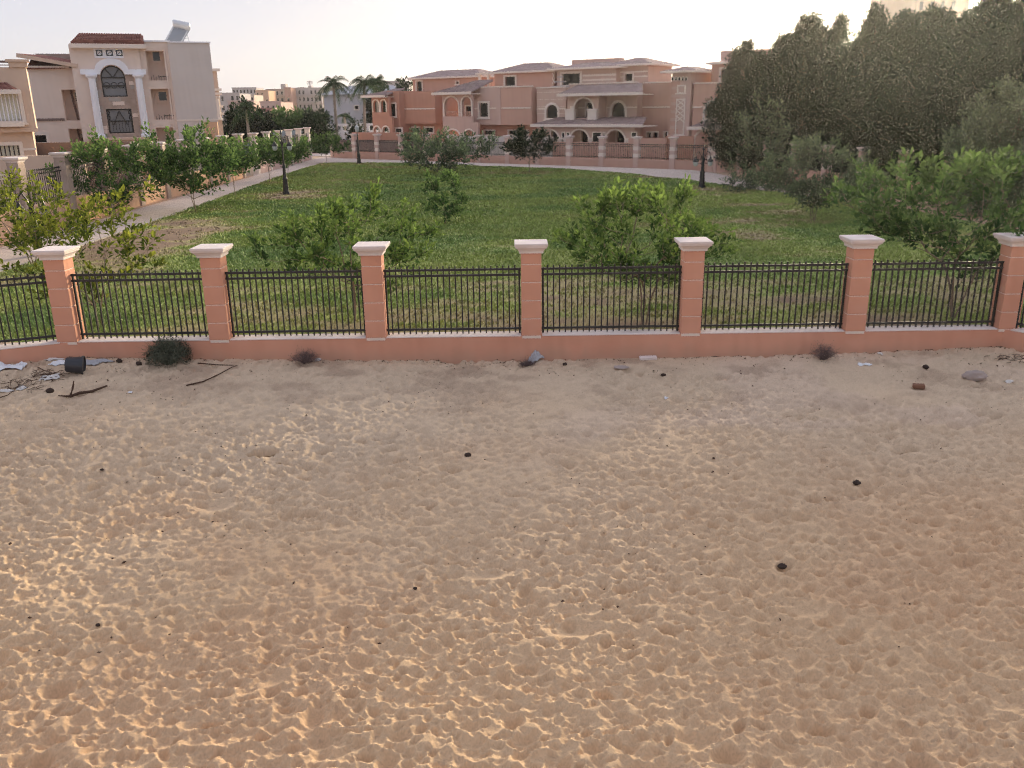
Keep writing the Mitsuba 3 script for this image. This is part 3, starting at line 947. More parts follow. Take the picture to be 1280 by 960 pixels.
def arcade(h, s0, s1, t0, t1, z0, z1, arches, mat, rise=.5, trim='cream_trim'):
    """A pierced porch wall; arches = [(s0, s1, z1, z0)]."""
    i = h.block(s0, s1, t0, t1, z0, z1, mat)
    for a, b, top, bot in arches:
        h.cut(i, profile(a, b, bot, top, min(rise, (b - a) / 2)), t0 - 1, t1 + 1)
        ring = prism(profile(a - .14, b + .14, bot, top + .14, min(rise, (b - a) / 2) + .14), t0 - .05, t0 + .03) - prism(profile(a, b, bot - 1, top, min(rise, (b - a) / 2)), t0 - 1, t1 + 1)
        h.part('arch_trim', ring, trim)
    return i


# villa 1 -------------------------------------------------- terracotta, at the left
k = thing('villa', 'terracotta villa at the left end of the row with an arched corner porch', 'house')
h = House(k, VF)
t = 8.0
s0, s1, z0, z1 = R(465, 113, 484, 166, t - 1.6)
zt = VF.on(497, 114, t)[1]
sa, sb = VF.on(484, 130, t - .8)[0], VF.on(499, 130, t - .8)[0]
sc, sd, se = VF.on(503, 135, t)[0], VF.on(544, 135, t)[0], VF.on(553, 135, t + 1.2)[0]
ia = h.block(sa, sb, t - .8, t + 6, 0, zt, 'terracotta_plaster')
ib = h.block(sb + .002, sd, t, t + 6, 3.2, zt - .1, 'terracotta_plaster')
ig = h.block(sb + .002, sd, t + .9, t + 6, 0, 3.198, 'terracotta_plaster')
ic = h.block(sd + .002, se + .4, t + 1.2, t + 6, 0, zt - .1, 'salmon_plaster')
h.opening(ia, R(488, 130, 494.5, 145, t - .8), t - .8)
for a, b in ((495.5, 502),):
    h.opening(None, R(a, 161, b, 165, t - .8), t - .8 + .0)
for a, b in ((514, 524), (532, 541.5)):
    h.opening(ig, R(a, 160, b, 165, t + .9), t + .9)
h.opening(ic, R(549.5, 159.5, 552.8, 164, t + 1.2), t + 1.2, frame=.1)
h.band(sb + .002, sd, VF.on(520, 136, t)[1], t)
h.band(sd, se + .3, VF.on(548, 136, t + 1.2)[1], t + 1.2)
iz = VF.on(474, 146, t - 1.6)[1]
zt2 = VF.on(474, 121, t - 1.6)[1]
up = [(VF.on(a, 135, t - 1.6)[0], VF.on(b, 135, t - 1.6)[0]) for a, b in ((466.5, 474), (476.5, 482.5))]
lo = [(VF.on(a, 160, t - 1.6)[0], VF.on(b, 160, t - 1.6)[0]) for a, b in ((467, 475), (478, 486))]
arcade(h, s0, s1 + .3, t - 1.6, t - 1.3, iz, zt2, [(a, b, zt2 - .35, iz + .45) for a, b in up], 'terracotta_plaster')
arcade(h, s0, s1 + .6, t - 1.6, t - 1.3, 0, iz - .002, [(a, b, iz - 1.0, .2) for a, b in lo], 'terracotta_plaster')
h.part('balcony_floor', solid(s0 + .02, sa - .002, t - 1.29, t + 2.5, iz - .2, iz), 'terracotta_plaster')
h.block(s0 + .3, sa - .002, t + 2.5, t + 6, 0, zt2, 'terracotta_plaster')
h.lean_roof(s0 - .7, sb - .6, t + 1.2, t - 2.3, zt + .15, zt2 + .02, hips=(1.6, .4))
sp0, sp1, zp0, zp1 = R(516, 98, 601, 115, t + 4)
ip = h.block(sp0, sp1, t + 4, t + 9, zt - .12, zp1, 'salmon_plaster')
h.opening(ip, R(521, 102, 527.5, 115, t + 4), t + 4)
h.opening(ip, R(570.5, 102, 573.5, 105, t + 4), t + 4, frame=.1)
h.hip(sp0, sp1, t + 4, t + 9, zp1, .75, over=.45, inset=2.6)
h.finish()

# villa 2 -------------------------------------------------- salmon
k = thing('villa', 'salmon villa in mid row with one large dark square window upstairs', 'house')
h = House(k, VF)
t = 7.0
zd = VF.on(607, 109.5, t)[1]
sd0, sd1 = VF.on(590, 130, t)[0], VF.on(627, 130, t)[0]
se0, se1 = sd1 + .002, VF.on(667, 130, t)[0]
zb = VF.on(640, 156, t)[1]
i1 = h.block(sd0, sd1, t, t + 7, zb, zd, 'pale_salmon')
i2 = h.block(se0, se1, t - .35, t + 7, zb, zd - .05, 'salmon_plaster')
i3 = h.block(sd0, se1 + .9, t + .8, t + 7, 0, zb - .002, 'terracotta_plaster')
h.opening(i1, R(599.5, 129, 610, 146, t), t, frame=.2)
h.part('pilaster', solid(sd1 - .35, sd1 + .15, t - .40, t - .352, zb, zd - .05), 'pale_salmon')
for a, b in ((605.5, 618), (636, 645), (652, 660), (667.5, 670)):
    h.opening(i3, R(a, 163.5, b, 168, t + .8), t + .8, frame=.12)
h.band(sd0, sd1 - .4, VF.on(607, 135.5, t)[1], t)
h.band(se0 + .2, se1, VF.on(645, 135, t - .35)[1], t - .35)
h.part('parapet_cap', MB().box(sd0 - .06, sd1, t - .07, t + .3, zd, zd + .10).box(sd1 + .002, se1 + .06, t - .42, t, zd - .048, zd + .052), 'cream_trim')
# porch
tp = t - 1.2
s0, s1 = VF.on(553, 140, tp)[0], VF.on(590.5, 140, tp)[0]
iz = VF.on(570, 153, tp)[1]
ze = VF.on(563, 117.5, tp)[1]
arcade(h, s0, s1 - .05, tp, tp + .3, iz, ze, [(VF.on(a, 135, tp)[0], VF.on(b, 135, tp)[0], ze - .3, iz + .55) for a, b in ((555.5, 573), (577.5, 589))], 'pale_salmon', .8)
arcade(h, s0, s1 + .6, tp, tp + .3, 0, iz - .002, [(VF.on(a, 165, tp)[0], VF.on(b, 165, tp)[0], iz - .7, .2) for a, b in ((557, 575), (579.5, 593))], 'pale_salmon', .8)
h.part('balcony_floor', solid(s0 + .02, s1 - .1, tp + .302, t + 2.3, iz - .2, iz), 'pale_salmon')
ipb = h.block(s0 - .3, sd0 - .002, t + 2.3, t + 7, 0, ze + .6, 'salmon_plaster')
h.opening(ipb, R(583, 133, 592.5, 152, t + 2.3), t + 2.3, frame=.14, sill=False)
rb = MB()
for a, b in ((555.5, 573), (577.5, 589)):
    a, b = VF.on(a, 135, tp)[0], VF.on(b, 135, tp)[0]
    rb.box(a, b, tp + .1, tp + .16, iz + .95, iz + 1.02)
    for q in range(8):
        x = a + (b - a) * (q + .5) / 8
        rb.box(x - .03, x + .03, tp + .11, tp + .15, iz + .5, iz + .95)
h.part('balustrade', rb, 'salmon_plaster')
h.lean_roof(s0 - .7, s1 + .3, t + 2.2, tp - .6, ze + 1.15, ze + .02, hips=(2.4, .3))
sp0, sp1, zp0, zp1 = R(618, 91, 692, 109, t + 3)
ip = h.block(sp0, sp1, t + 3, t + 8, zd - .6, zp1, 'salmon_plaster')
h.opening(ip, R(631.5, 96, 644, 107, t + 3), t + 3, frame=.18)
h.hip(sp0, sp1, t + 3, t + 8, zp1, .8, over=.5, inset=2.6)
for s in (sp0 - .8, sp0 - 1.9):
    h.part('pergola_post', solid(s - .12, s + .12, t + 3, t + 3.25, zd, zp1), 'cream_trim')
h.part('pergola_beam', solid(sp0 - 2.3, sp0 - .82, t + 2.9, t + 3.4, zp1 + .001, zp1 + .17), 'cream_trim')
lat = MB()
a, b = VF.on(690.5, 96, t + 2.9)[0], VF.on(693.5, 96, t + 2.9)[0]
for q in range(4):
    z = zd + .25 + q * .45
    lat.bar([a, t + 2.9, z], [b, t + 2.9, z + .45], .06).bar([b, t + 2.9, z], [a, t + 2.9, z + .45], .06)
h.part('lattice', lat, 'cream_trim')
h.finish()

# villa 3 -------------------------------------------------- striped pink stone
k = thing('villa', 'pinkish stone villa with two black arched windows and a long tiled porch roof', 'house')
h = House(k, VF)
t = 7.0
zf = VF.on(690, 110, t)[1]
a0, a1 = VF.on(671, 130, t)[0], VF.on(707.5, 130, t)[0]
g1 = VF.on(793, 130, t)[0]
hz = VF.on(815, 104, t + 1.5)[1]
h1 = VF.on(838, 130, t + 1.5)[0]
zp = VF.on(720, 157, t - 2.0)[1]
i1 = h.block(a0, a1, t, t + 8, 0, zf, 'pink_stone')
i2 = h.block(a1 + .002, g1, t + .5, t + 8, 0, zf + .25, 'pink_stone')
i3 = h.block(g1 + .002, h1 + .6, t + 1.5, t + 8, 0, hz, 'salmon_plaster')
h.opening(i1, R(683, 131, 697, 147.5, t), t, rise=.55, frame=.2)
h.opening(i2, R(764.5, 128, 781, 147, t + .5), t + .5, rise=.75, frame=.2)
for z in np.arange(zp + 1, zf, .62):                                 # shallow stone courses
    h.band(a0, a1, z, t, .035, .012, 'cream_trim', 'stone_course')
h.band(a0, a1, VF.on(690, 136, t)[1], t)
h.band(a1 + .3, g1, VF.on(755, 134.5, t + .5)[1], t + .5)
h.band(g1, h1 + .5, VF.on(815, 134, t + 1.5)[1], t + 1.5)
h.part('parapet_cap', MB().box(a0 - .05, a1, t - .07, t + .25, zf, zf + .1).box(a1 + .004, g1, t + .43, t + .75, zf + .25, zf + .35).box(g1 + .004, h1 + .6, t + 1.43, t + 1.7, hz, hz + .1), 'cream_trim')
# arched balcony
tb = t - .9
b0, b1 = VF.on(709, 135, tb)[0], VF.on(748, 135, tb)[0]
bz = VF.on(730, 152, tb)[1]
bt = VF.on(730, 119, tb)[1]
arcade(h, b0, b1, tb, tb + .3, bz, bt, [(VF.on(717.5, 135, tb)[0], VF.on(741.5, 135, tb)[0], VF.on(730, 123, tb)[1], bz + .3)], 'pink_stone', 1.0)
h.block(b0, b0 + .3, tb + .302, t + .498, bz, bt, 'pink_stone')
h.block(b1 - .3, b1, tb + .302, t + .498, bz, bt, 'pink_stone')
h.part('balcony_floor', solid(b0, b1, tb - .002, t + .498, bz - .25, bz - .002), 'pink_stone')
h.opening(i2, R(733, 129, 742, 149, t + .5), t + .5, frame=.14, sill=False)
h.column(VF.on(716, 135, tb)[0], tb - .02, bz + .9, bt - .9, .15)
for px in (713.5, 741.5):
    s = VF.on(px, 148, tb - .1)[0]
    h.part('balcony_pier', MB().box(s - .45, s + .45, tb - .35, tb - .002, bz - .2, bz + .95).box(s - .52, s + .52, tb - .42, tb - .003, bz + .952, bz + 1.07), 'cream_trim')
h.lean_roof(b0 - .5, VF.on(808, 118, t - 1.0)[0], t + .49, t - 1.7, bt + .75, bt + .02, hips=(.7, 1.2))
# long porch roof and its arcade
p0, p1 = VF.on(667, 156, t - 2.6)[0], VF.on(806, 156, t - 2.6)[0]
h.lean_roof(p0, p1, t - .02, t - 3.0, zp + .55, zp, hips=(1.0, 1.2))
tq = t - 2.6
arcs = [(VF.on(a, 168, tq)[0], VF.on(b, 168, tq)[0], zp - .35, .15) for a, b in ((674, 699), (712, 736), (757, 781))]
arcade(h, p0 + .5, p1 - .9, tq, tq + .35, 0, zp - .095, arcs, 'pink_stone', 1.0)
for px in (701.5, 707, 739, 752, 786):
    h.column(VF.on(px, 168, tq)[0], tq - .12, .1, zp - 1.0, .14)
for a, b in ((703, 705.5), (709, 711.5), (741.5, 751), (754.5, 755.8), (790, 795)):
    h.opening(None, R(a, 166, b, 177, tq), tq, frame=.08, sill=False)
for a, b in ((689, 697), (727, 735), (771, 790)):
    h.opening(i2 if a > 720 else i1, R(a, 163, b, 182, t + (.5 if a > 720 else 0)), t + (.5 if a > 720 else 0), frame=.1, sill=False)
for a, b in ((809, 813.5), (816.5, 822), (831, 834)):
    h.opening(i3, R(a, 165.5, b, 172, t + 1.5), t + 1.5, frame=.12, sill=False)
# rooftop storey with a two-step roof
sp0, sp1, _, zq = R(696, 86.5, 770, 108, t + 3)
sq1 = VF.on(810, 95, t + 3.8)[0]
ip = h.block(sp0, sp1, t + 3, t + 8.5, zf - .3, zq, 'pink_stone')
iq = h.block(sp1 + .002, sq1, t + 3.8, t + 8.5, zf - .3, zq + .15, 'pink_stone')
h.opening(ip, R(702.5, 92, 725, 106, t + 3), t + 3, frame=.2)
h.opening(iq, R(781.5, 92.5, 790.5, 101, t + 3.8), t + 3.8, frame=.16)
for z in (.35, .75):
    h.band(VF.on(728, 95, t + 3)[0], sp1, zq - z - .2, t + 3, .16, .04)
    h.band(sp1, sq1, zq - z, t + 3.8, .12, .04)
h.hip(sp0, sp1, t + 3, t + 8.5, zq, .55, over=.7, inset=3.0)
h.hip(sp1 - 1.0, sq1, t + 3.8, t + 8.5, zq + .16, .62, over=.6, inset=2.4)
h.part('roof_parapet', solid(sp0 + .4, sp0 + 5.5, t + 5.0, t + 6.0, zq + .1, zq + .95), 'pale_salmon')
lat = MB()
for q in range(3):
    z = zf + .12 + q * .4
    lat.bar([a0 + 2.5 - .9 + .3 * q, t + .1, z], [a0 + 3.4 - .3 * q, t + .1, z], .12)
h.part('roof_ornament', lat, 'city_grey')
# stair tower
tt = t - .6
w0, w1, _, wz = R(838.5, 91, 862, 178, tt)
it = h.block(w0, w1, tt, tt + 4, 0, wz, 'pale_salmon')
h.hip(w0, w1, tt, tt + 4, wz, .35, over=.75, inset=2.2)
for q in range(5):
    c = 841 + q * 4.2
    h.opening(None, R(c - 1.0, 96.5, c + 1.0, 100.5, tt), tt, rise=.12, frame=.07, sill=False)
h.opening(None, R(848, 108, 855.5, 115.5, tt), tt, frame=.12, pane='pink_stone')
r = R(846, 125, 854.5, 168, tt)
h.opening(None, r, tt, frame=.1, pane='pink_stone')
lat = MB()
nz = int((r[3] - r[2]) / .42)
for q in range(nz):
    z = r[3] - .42 * (q + 1)
    if z < r[2] + 1.0:
        break
    lat.bar([r[0], tt - .05, z], [r[1], tt - .05, z + .42], .07).bar([r[1], tt - .05, z], [r[0], tt - .05, z + .42], .07)
h.part('lattice', lat, 'cream_trim')
for q in range(10):                                                  # quoins up the left corner
    z = .6 + q * .62
    if z < wz - 1:
        L = .75 if q % 2 else .5
        h.part('quoin', solid(w0 - .05, w0 + L, tt - .05, tt + .3, z, z + .38), 'salmon_plaster')
h.finish()

# villa 4 -------------------------------------------------- half hidden by the trees
k = thing('villa', 'salmon villa half hidden by the dark trees, with a black arched window', 'house')
h = House(k, VF)
t = 6.6
s0, s1 = VF.on(866, 130, t)[0], VF.on(866, 130, t)[0] + 9.5
zt = VF.on(885, 104.5, t)[1]
i1 = h.block(s0, s1, t, t + 8, 0, zt, 'salmon_plaster')
h.opening(i1, R(881.5, 127.5, 900, 148, t), t, rise=.8, frame=.2)
h.band(s0, VF.on(879, 134, t)[0], VF.on(873, 134, t)[1], t)
h.part('parapet_cap', solid(s0 - .06, s1 + .06, t - .07, t + .25, zt, zt + .1), 'cream_trim')
zp = VF.on(875, 160.5, t - 2)[1]
p0 = VF.on(862, 160, t - 2)[0]
h.lean_roof(p0, p0 + 7.5, t - .02, t - 2.4, zp + .5, zp, hips=(.8, .8))
arcade(h, p0 + .6, p0 + 7.0, t - 2.0, t - 1.7, 0, zp - .095, [(VF.on(869, 168, t - 2)[0], VF.on(889, 168, t - 2)[0], zp - .25, .1)], 'pale_salmon', 1.0)
h.column(VF.on(867, 168, t - 2)[0], t - 2.15, .1, zp - .8, .16)
r = R(889, 80, 925, 104, t + 2.0)
ip = h.block(r[0], r[1] + 3, t + 2.0, t + 7, zt - .5, r[3], 'salmon_plaster')
h.opening(ip, R(901, 86.5, 908, 103, t + 2.0), t + 2.0, frame=.16)
h.hip(r[0], r[1] + 3, t + 2.0, t + 7, r[3], .3, over=.4, inset=2.5, mat='pale_salmon')
h.part('roof_parapet', solid(r[0] + .3, r[1] + 2.6, t + 3, t + 6, r[3] + .3, r[3] + 1.05), 'pale_salmon')
h.finish()

# ------------------------------------------------------------------ garden walls and fences of the far side
def far_fence(label, A, B, zc, spacing, plinth, plinth_mat, pillar_mat, w=.42, solidp=None, z0=.1, bar_gap=.16, name='garden_fence', t_top=None, clad=False):
    A, B = np.array(A, float), np.array(B, float)
    L = np.linalg.norm(B - A)
    d = (B - A) / L
    n = max(1, int(round(L / spacing)))
    key = thing(name, label, 'fence')
    m = MB()
    for q in range(n):
        m.bar([*(A + d * L * q / n), z0 + plinth / 2 - .2], [*(A + d * L * (q + 1) / n), z0 + plinth / 2 - .2], .3, plinth + .4)
    put(f'{key}__plinth', m.get(), plinth_mat)
    ang = math.degrees(math.atan2(d[1], d[0]))
    body = mikit.ply(MB().box(-w / 2, w / 2, -w / 2, w / 2, z0 - .3, zc - .2).get(), 'mat_' + pillar_mat)
    cap = mikit.ply(MB().lathe([(w * .52, zc - .2), (w * .56, zc - .15), (w * .72, zc - .09), (w * .76, zc - .07), (w * .76, zc)], 4, rot=math.pi / 4, square=True).get(), 'mat_cap_stone')
    hoop = mikit.ply(MB().box(-w / 2 - .012, w / 2 + .012, -w / 2 - .012, w / 2 + .012, -.14, .14).get(), 'mat_' + ('stone_cladding' if clad else 'cream_trim'))
    rails = MB()
    for q in range(n + 1):
        p = A + d * L * q / n
        M = T().translate([p[0], p[1], 0]).rotate([0, 0, 1], ang)
        pk = put(f'{key}__pillar', body, None, to_world=M)
        put(f'{pk}__cap', cap, None, to_world=M)
        for z in np.arange(z0 + plinth + .3, zc - .35, .55):
            put(f'{pk}__block', hoop, None, to_world=T().translate([p[0], p[1], z]).rotate([0, 0, 1], ang))
    zt = zc - .55
    for q in range(n):
        a, b = A + d * (L * q / n + w / 2 - .02), A + d * (L * (q + 1) / n - w / 2 + .02)
        for z in (zt - .05, zt - .2, z0 + plinth + .14):
            rails.bar([*a, z], [*b, z], .03, .05)
        nb = int(np.linalg.norm(b - a) / bar_gap)
        for u in range(1, nb):
            e = a + (b - a) * u / nb
            rails.bar([*e, z0 + plinth + .03], [*e, zt], .024)
        if solidp and q in solidp:
            put(f'{key}__panel', MB().bar([*a, (z0 + plinth + zt) / 2 + .02], [*b, (z0 + plinth + zt) / 2 + .02], .02, zt - z0 - plinth - .1).get(), solidp[q])
    put(f'{key}__railing', rails.get(), 'iron', kind='stuff')
    return key


FA, FB = np.array([-17.6, 89.7]), np.array([15.0, 66.0])
pan = {q: 'brown_wall' for q in (0, 1, 2, 3)}
pan.update({q: 'concrete' for q in (4, 5, 6, 7)})
far_fence('pink fence with pale capped pillars along the far path in front of the villas', FA, FB, 2.45, 3.1, .62, 'salmon_plaster', 'pale_salmon', solidp=pan)
far_fence('salmon fence with black railings running under the tall dark trees on the right', (15.3, 65.3), (23.4, 37.2), 2.4, 3.1, .75, 'salmon_plaster', 'pale_salmon')
far_fence('stone clad fence with tall railings along the left path beside the beige buildings', (-19.35, 27.6), (-19.35, 64.4), 3.2, 3.68, 1.15, 'orange_wall', 'stone_cladding', w=.46, clad=True)
far_fence('white fence with pale capped pillars at the far end of the left path', (-19.35, 68.2), (-19.35, 86.6), 3.15, 3.68, .95, 'pale_salmon', 'cream_trim', w=.44)


def low_wall(label, F_, s0, s1, t, z1, mat, cap=None, key='garden_wall', step=None):
    k = thing(key, label, 'wall')
    put(f'{k}__body', F_.mesh(solid(s0, s1, t, t + .22, 0, z1)), mat)
    if cap:
        put(f'{k}__cap', F_.mesh(solid(s0 - .03, s1 + .03, t - .05, t + .27, z1, z1 + .09)), cap)
    return k


low_wall('terracotta garden wall behind the fence of the leftmost villa', VF, VF.on(440, 170, 2)[0], VF.on(497, 170, 2)[0], 2.0, VF.on(470, 165.5, 2)[1], 'terracotta_plaster')
low_wall('short terracotta garden wall between the two left villas', VF, VF.on(520, 170, 2.2)[0], VF.on(556, 170, 2.2)[0], 2.2, VF.on(540, 167, 2.2)[1], 'terracotta_plaster')
low_wall('long pale garden wall in front of the middle villas', VF, VF.on(556.5, 175, 2)[0], VF.on(690, 175, 2)[0], 2.0, VF.on(620, 170.5, 2)[1], 'grey_plaster')
low_wall('brown garden wall in front of the porch of the striped stone villa', VF, VF.on(691, 175, 2)[0], VF.on(785, 175, 2)[0], 2.0, VF.on(740, 178, 2)[1], 'salmon_plaster')
low_wall('taller brown garden wall right of the porch, before the stair tower', VF, VF.on(785.5, 175, 2)[0], VF.on(832, 175, 2)[0], 2.0, VF.on(810, 173, 2)[1], 'salmon_plaster')
low_wall('terracotta garden wall at the foot of the stair tower', VF, VF.on(832.5, 175, 2.3)[0], VF.on(866, 175, 2.3)[0], 2.3, VF.on(850, 170, 2.3)[1], 'terracotta_plaster')


# ------------------------------------------------------------------ the beige buildings on the left
LF = Frame((0, 0), (1, 0), (0, 1))
RL = LF.rect
BA, CA = math.radians(21.5), math.radians(27)
BF = Frame((0, 0), (math.cos(BA), math.sin(BA)), (-math.sin(BA), math.cos(BA)))
CF = Frame((0, 0), (math.cos(CA), math.sin(CA)), (-math.sin(CA), math.cos(CA)))
RB, RC = BF.rect, CF.rect
k = thing('apartment_building', 'beige three storey building with white columns beside a tall arched window', 'building')
h = House(k, BF)
Y = 75.0
x0, x1, _, zt = RB(95, 56, 181, 180, Y)
zl = BF.on(140, 172, Y)[1]
tw = h.block(x0, x1, Y, Y + 9, zl - 2.6, zt, 'beige_plaster')
# tiled mono-pitch roof over the tower
e0, e1 = BF.on(88, 53, Y - .5)[0], BF.on(180, 53, Y - .5)[0]
ze, zr = BF.on(134, 52.5, Y - .5)[1], BF.on(134, 43.5, Y + 1.8)[1]
rf = put(f'{k}__roof', BF.mesh(MB().add([(e0, Y - .5, ze), (e1, Y - .5, ze), (e1, Y + 1.8, zr), (e0 + .5, Y + 1.8, zr), (e0, Y - .5, ze - .12), (e1, Y - .5, ze - .12), (e1, Y + 1.8, zr - .9), (e0 + .5, Y + 1.8, zr - .9)],
                                        [[0, 1, 2, 3], [7, 6, 5, 4], [0, 4, 5, 1], [1, 5, 6, 2], [2, 6, 7, 3], [3, 7, 4, 0]])), 'red_tile')
put(f'{rf}__cornice', BF.mesh(MB().box(e0 - .1, e1 + .1, Y - .62, Y + .3, ze - .42, ze - .125)), 'cream_trim')
rows = MB()
nt = 26
for q in range(nt):
    for r_ in range(5):
        u0, u1 = r_ / 5, (r_ + 1.12) / 5
        xa = e0 + .18 + (e1 - e0 - .3) * (q + .5) / nt
        xa += .4 * u0 * (1 - q / nt)
        y0_, y1_ = Y - .55 + 2.3 * u0, Y - .55 + 2.3 * min(u1, 1.0)
        z0_, z1_ = ze + (zr - ze) * u0, ze + (zr - ze) * min(u1, 1.0)
        if q in (5, 6) and r_ == 3:
            continue
        rows.tube([[xa, y0_, z0_ + .07], [xa, y1_, z1_ + .03]], [.115, .095], 6)
put(f'{rf}__roof_tiles', BF.mesh(rows), 'red_tile', kind='stuff')
# three small square lights
px0 = RB(117.5, 60.5, 154, 72.5, Y)
h.part('window_surround', solid(px0[0], px0[1], Y - .05, Y + .02, px0[2], px0[3]), 'white_paint')
for a, b in ((120, 128), (132.5, 141), (145, 153)):
    w = h.opening(None, RB(a, 62.5, b, 70, Y - .05), Y - .05, frame=0, pane='dark_glass')
    r = RB(a, 62.5, b, 70, Y - .05)
    c, z, q = (r[0] + r[1]) / 2, (r[2] + r[3]) / 2, (r[1] - r[0]) * .27
    m = MB().tube([[c + q * math.cos(g), Y - .11, z + q * math.sin(g)] for g in np.linspace(0, 2 * math.pi, 17)], .035, 5)
    m.bar([c - q * .7, Y - .11, z + q * .7], [c + q * .7, Y - .11, z - q * .7], .05)
    put(f'{w}__grille', BF.mesh(m), 'white_paint')
# white lintel with an arched hood, columns, stone panel
lz0, lz1 = BF.on(140, 93, Y - .35)[1], BF.on(140, 86.5, Y - .35)[1]
l0, l1 = BF.on(100, 90, Y - .35)[0], BF.on(182.5, 90, Y - .35)[0]
aw = RB(126.5, 82, 157, 121, Y)
hood = prism([(l0, lz0), (l1, lz0), (l1, lz1)] + [((aw[0] + aw[1]) / 2 + (aw[1] - aw[0]) * .68 * math.cos(x), lz1 - .05 + (aw[3] - lz1 + .55) * math.sin(x)) for x in np.linspace(.05, math.pi - .05, 17)] + [(l0, lz1)], Y - .35, Y - .002)
hood = hood - prism(profile(aw[0] - .02, aw[1] + .02, lz0 - 2, aw[3] + .05, (aw[1] - aw[0]) / 2), Y - 1, Y + 1)
h.part('arched_lintel', hood, 'white_paint')
st = RB(117, 93, 171, 167, Y - .08)
panel = solid(st[0], st[1], Y - .08, Y - .002, zl, lz0)
panel = panel - prism(profile(aw[0], aw[1], aw[2], aw[3], (aw[1] - aw[0]) / 2), Y - 1, Y + 1)
lw = RB(134.5, 136, 166, 166.5, Y)
panel = panel - prism(profile(lw[0], lw[1], lw[2], lw[3]), Y - 1, Y + 1)
h.part('stone_panel', panel, 'stone_cladding')
br = np.random.default_rng(3)
zz = zl + .02
cnt = 0
while zz < lz0 - .25:                                                # split-face stones standing proud of the panel
    xx = st[0] + .02 - br.uniform(0, .4)
    while xx < st[1] - .1:
        wd = br.uniform(.55, .95)
        a, b = max(xx, st[0] + .02), min(xx + wd - .02, st[1] - .02)
        inwin = any(b > r[0] - .03 and a < r[1] + .03 and zz + .28 > r[2] - .03 and zz < r[3] + .03 for r in (aw, lw))
        if b - a > .15 and not inwin:
            d_ = br.uniform(.015, .05)
            put(f'{k}__stone', BF.mesh(MB().box(a, b, Y - .08 - d_, Y - .079, zz, zz + .27)), br.choice(['stone_cladding', 'beige_plaster', 'stone_cladding', 'concrete']))
            cnt += 1
        xx += wd
    zz += .29
for px in (114.5, 171.5):
    s = BF.on(px + 6, 130, Y - .55)[0] if px > 150 else BF.on(px + 5, 130, Y - .55)[0]
    h.column(s, Y - .42, zl + .02, lz0 - .01, .27, 'white_paint')
gl = []
for r, arch in ((aw, (aw[1] - aw[0]) / 2), (lw, 0)):
    h.cut(tw, profile(r[0], r[1], r[2], r[3], arch), Y - .5, Y + .35)
    w = put(f'{k}__window', BF.mesh(prism(profile(r[0] + .01, r[1] - .01, r[2] + .01, r[3] - .01, arch), Y + .15, Y + .2)), 'grey_glass')
    ring = prism(profile(r[0], r[1], r[2], r[3], arch), Y + .02, Y + .14) - prism(profile(r[0] + .09, r[1] - .09, r[2] + .09, r[3] - .09, max(0, arch - .09)), Y - 1, Y + 1)
    put(f'{w}__frame', BF.mesh(ring), 'iron')
    m = MB()
    c = (r[0] + r[1]) / 2
    if arch:
        zs = r[3] - arch
        m.bar([r[0], Y + .08, zs], [r[1], Y + .08, zs], .09)
        m.bar([r[0], Y + .08, (zs + r[2]) / 2 + .1], [r[1], Y + .08, (zs + r[2]) / 2 + .1], .09)
        for g in (math.radians(52), math.radians(128)):
            m.bar([c, Y + .08, zs], [c + arch * math.cos(g), Y + .08, zs + arch * math.sin(g)], .08)
        for q in (-.5, 0, .5):
            m.tube([[c + q + .22 * math.cos(g), Y + .06, zs - .55 + .2 * math.sin(g)] for g in np.linspace(0, 2 * math.pi, 11)], .022, 4)
    else:
        zs = (r[2] + r[3]) / 2
        m.bar([r[0], Y + .08, zs], [r[1], Y + .08, zs], .09)
        for q in (-1, 1):
            m.bar([c + q * .5, Y + .06, zs - .3], [c, Y + .06, r[3] - .15], .22, .04)
            for zc_ in (zs + .25, zs + .62):
                m.tube([[c + q * .82 + .15 * math.cos(g), Y + .06, zc_ + .16 * math.sin(g)] for g in np.linspace(0, 2 * math.pi, 11)], .035, 4)
        for q in range(8):
            x = r[0] + (r[1] - r[0]) * (q + .5) / 8
            m.bar([x, Y + .06, r[2] + .05], [x, Y + .06, zs], .03)
    put(f'{w}__ironwork', BF.mesh(m), 'iron')
lg = RB(109, 167, 197, 172, Y - 1.0)
h.part('ledge', MB().box(lg[0], lg[1], Y - 1.0, Y + .2, zl - .16, zl).box(lg[0] + .15, lg[1] - .15, Y - .85, Y + .1, zl - .38, zl - .162).box(lg[0] + .4, lg[1] - .4, Y - .6, Y - .004, zl - 1.6, zl - .382), 'warm_cream')
# right bay with stacked balconies and the blank side block
r0, r1 = x1 + .002, BF.on(216, 110, Y + .3)[0]
zr_ = BF.on(195, 52.5, Y + .3)[1]
rb_ = h.block(r0, r1, Y + .3, Y + 9, 0, zr_, 'beige_plaster')
for (a, ya, b, yb), wn in (((184, 63.5, 208.5, 100.5), (191, 64, 199.5, 76)), ((190.5, 111, 215.5, 149.5), (198.5, 115, 208, 125.5)), ((197, 159.5, 219, 190), None)):
    r = RB(a, ya, b, yb, Y + .3)
    h.cut(rb_, profile(*r), Y - .5, Y + 1.6)
    if wn:
        wr = RB(*wn, Y + 1.6)
        h.opening(None, wr, Y + 1.598, frame=.16, pane='dark_glass', proud=.05, mat='beige_plaster')
    m = MB()
    for q in range(7):
        x = r[0] + .1 + (r[1] - r[0]) * .9 * (q + .5) / 7
        m.bar([x, Y + .55, r[2]], [x, Y + .55, r[2] + .28 + .1 * (q % 2)], .035)
    m.bar([r[0] + (r[1] - r[0]) * .5, Y + .55, r[2] + .28], [r[1], Y + .55, r[2] + .28], .05)
    h.part('balcony_rail', m, 'iron')
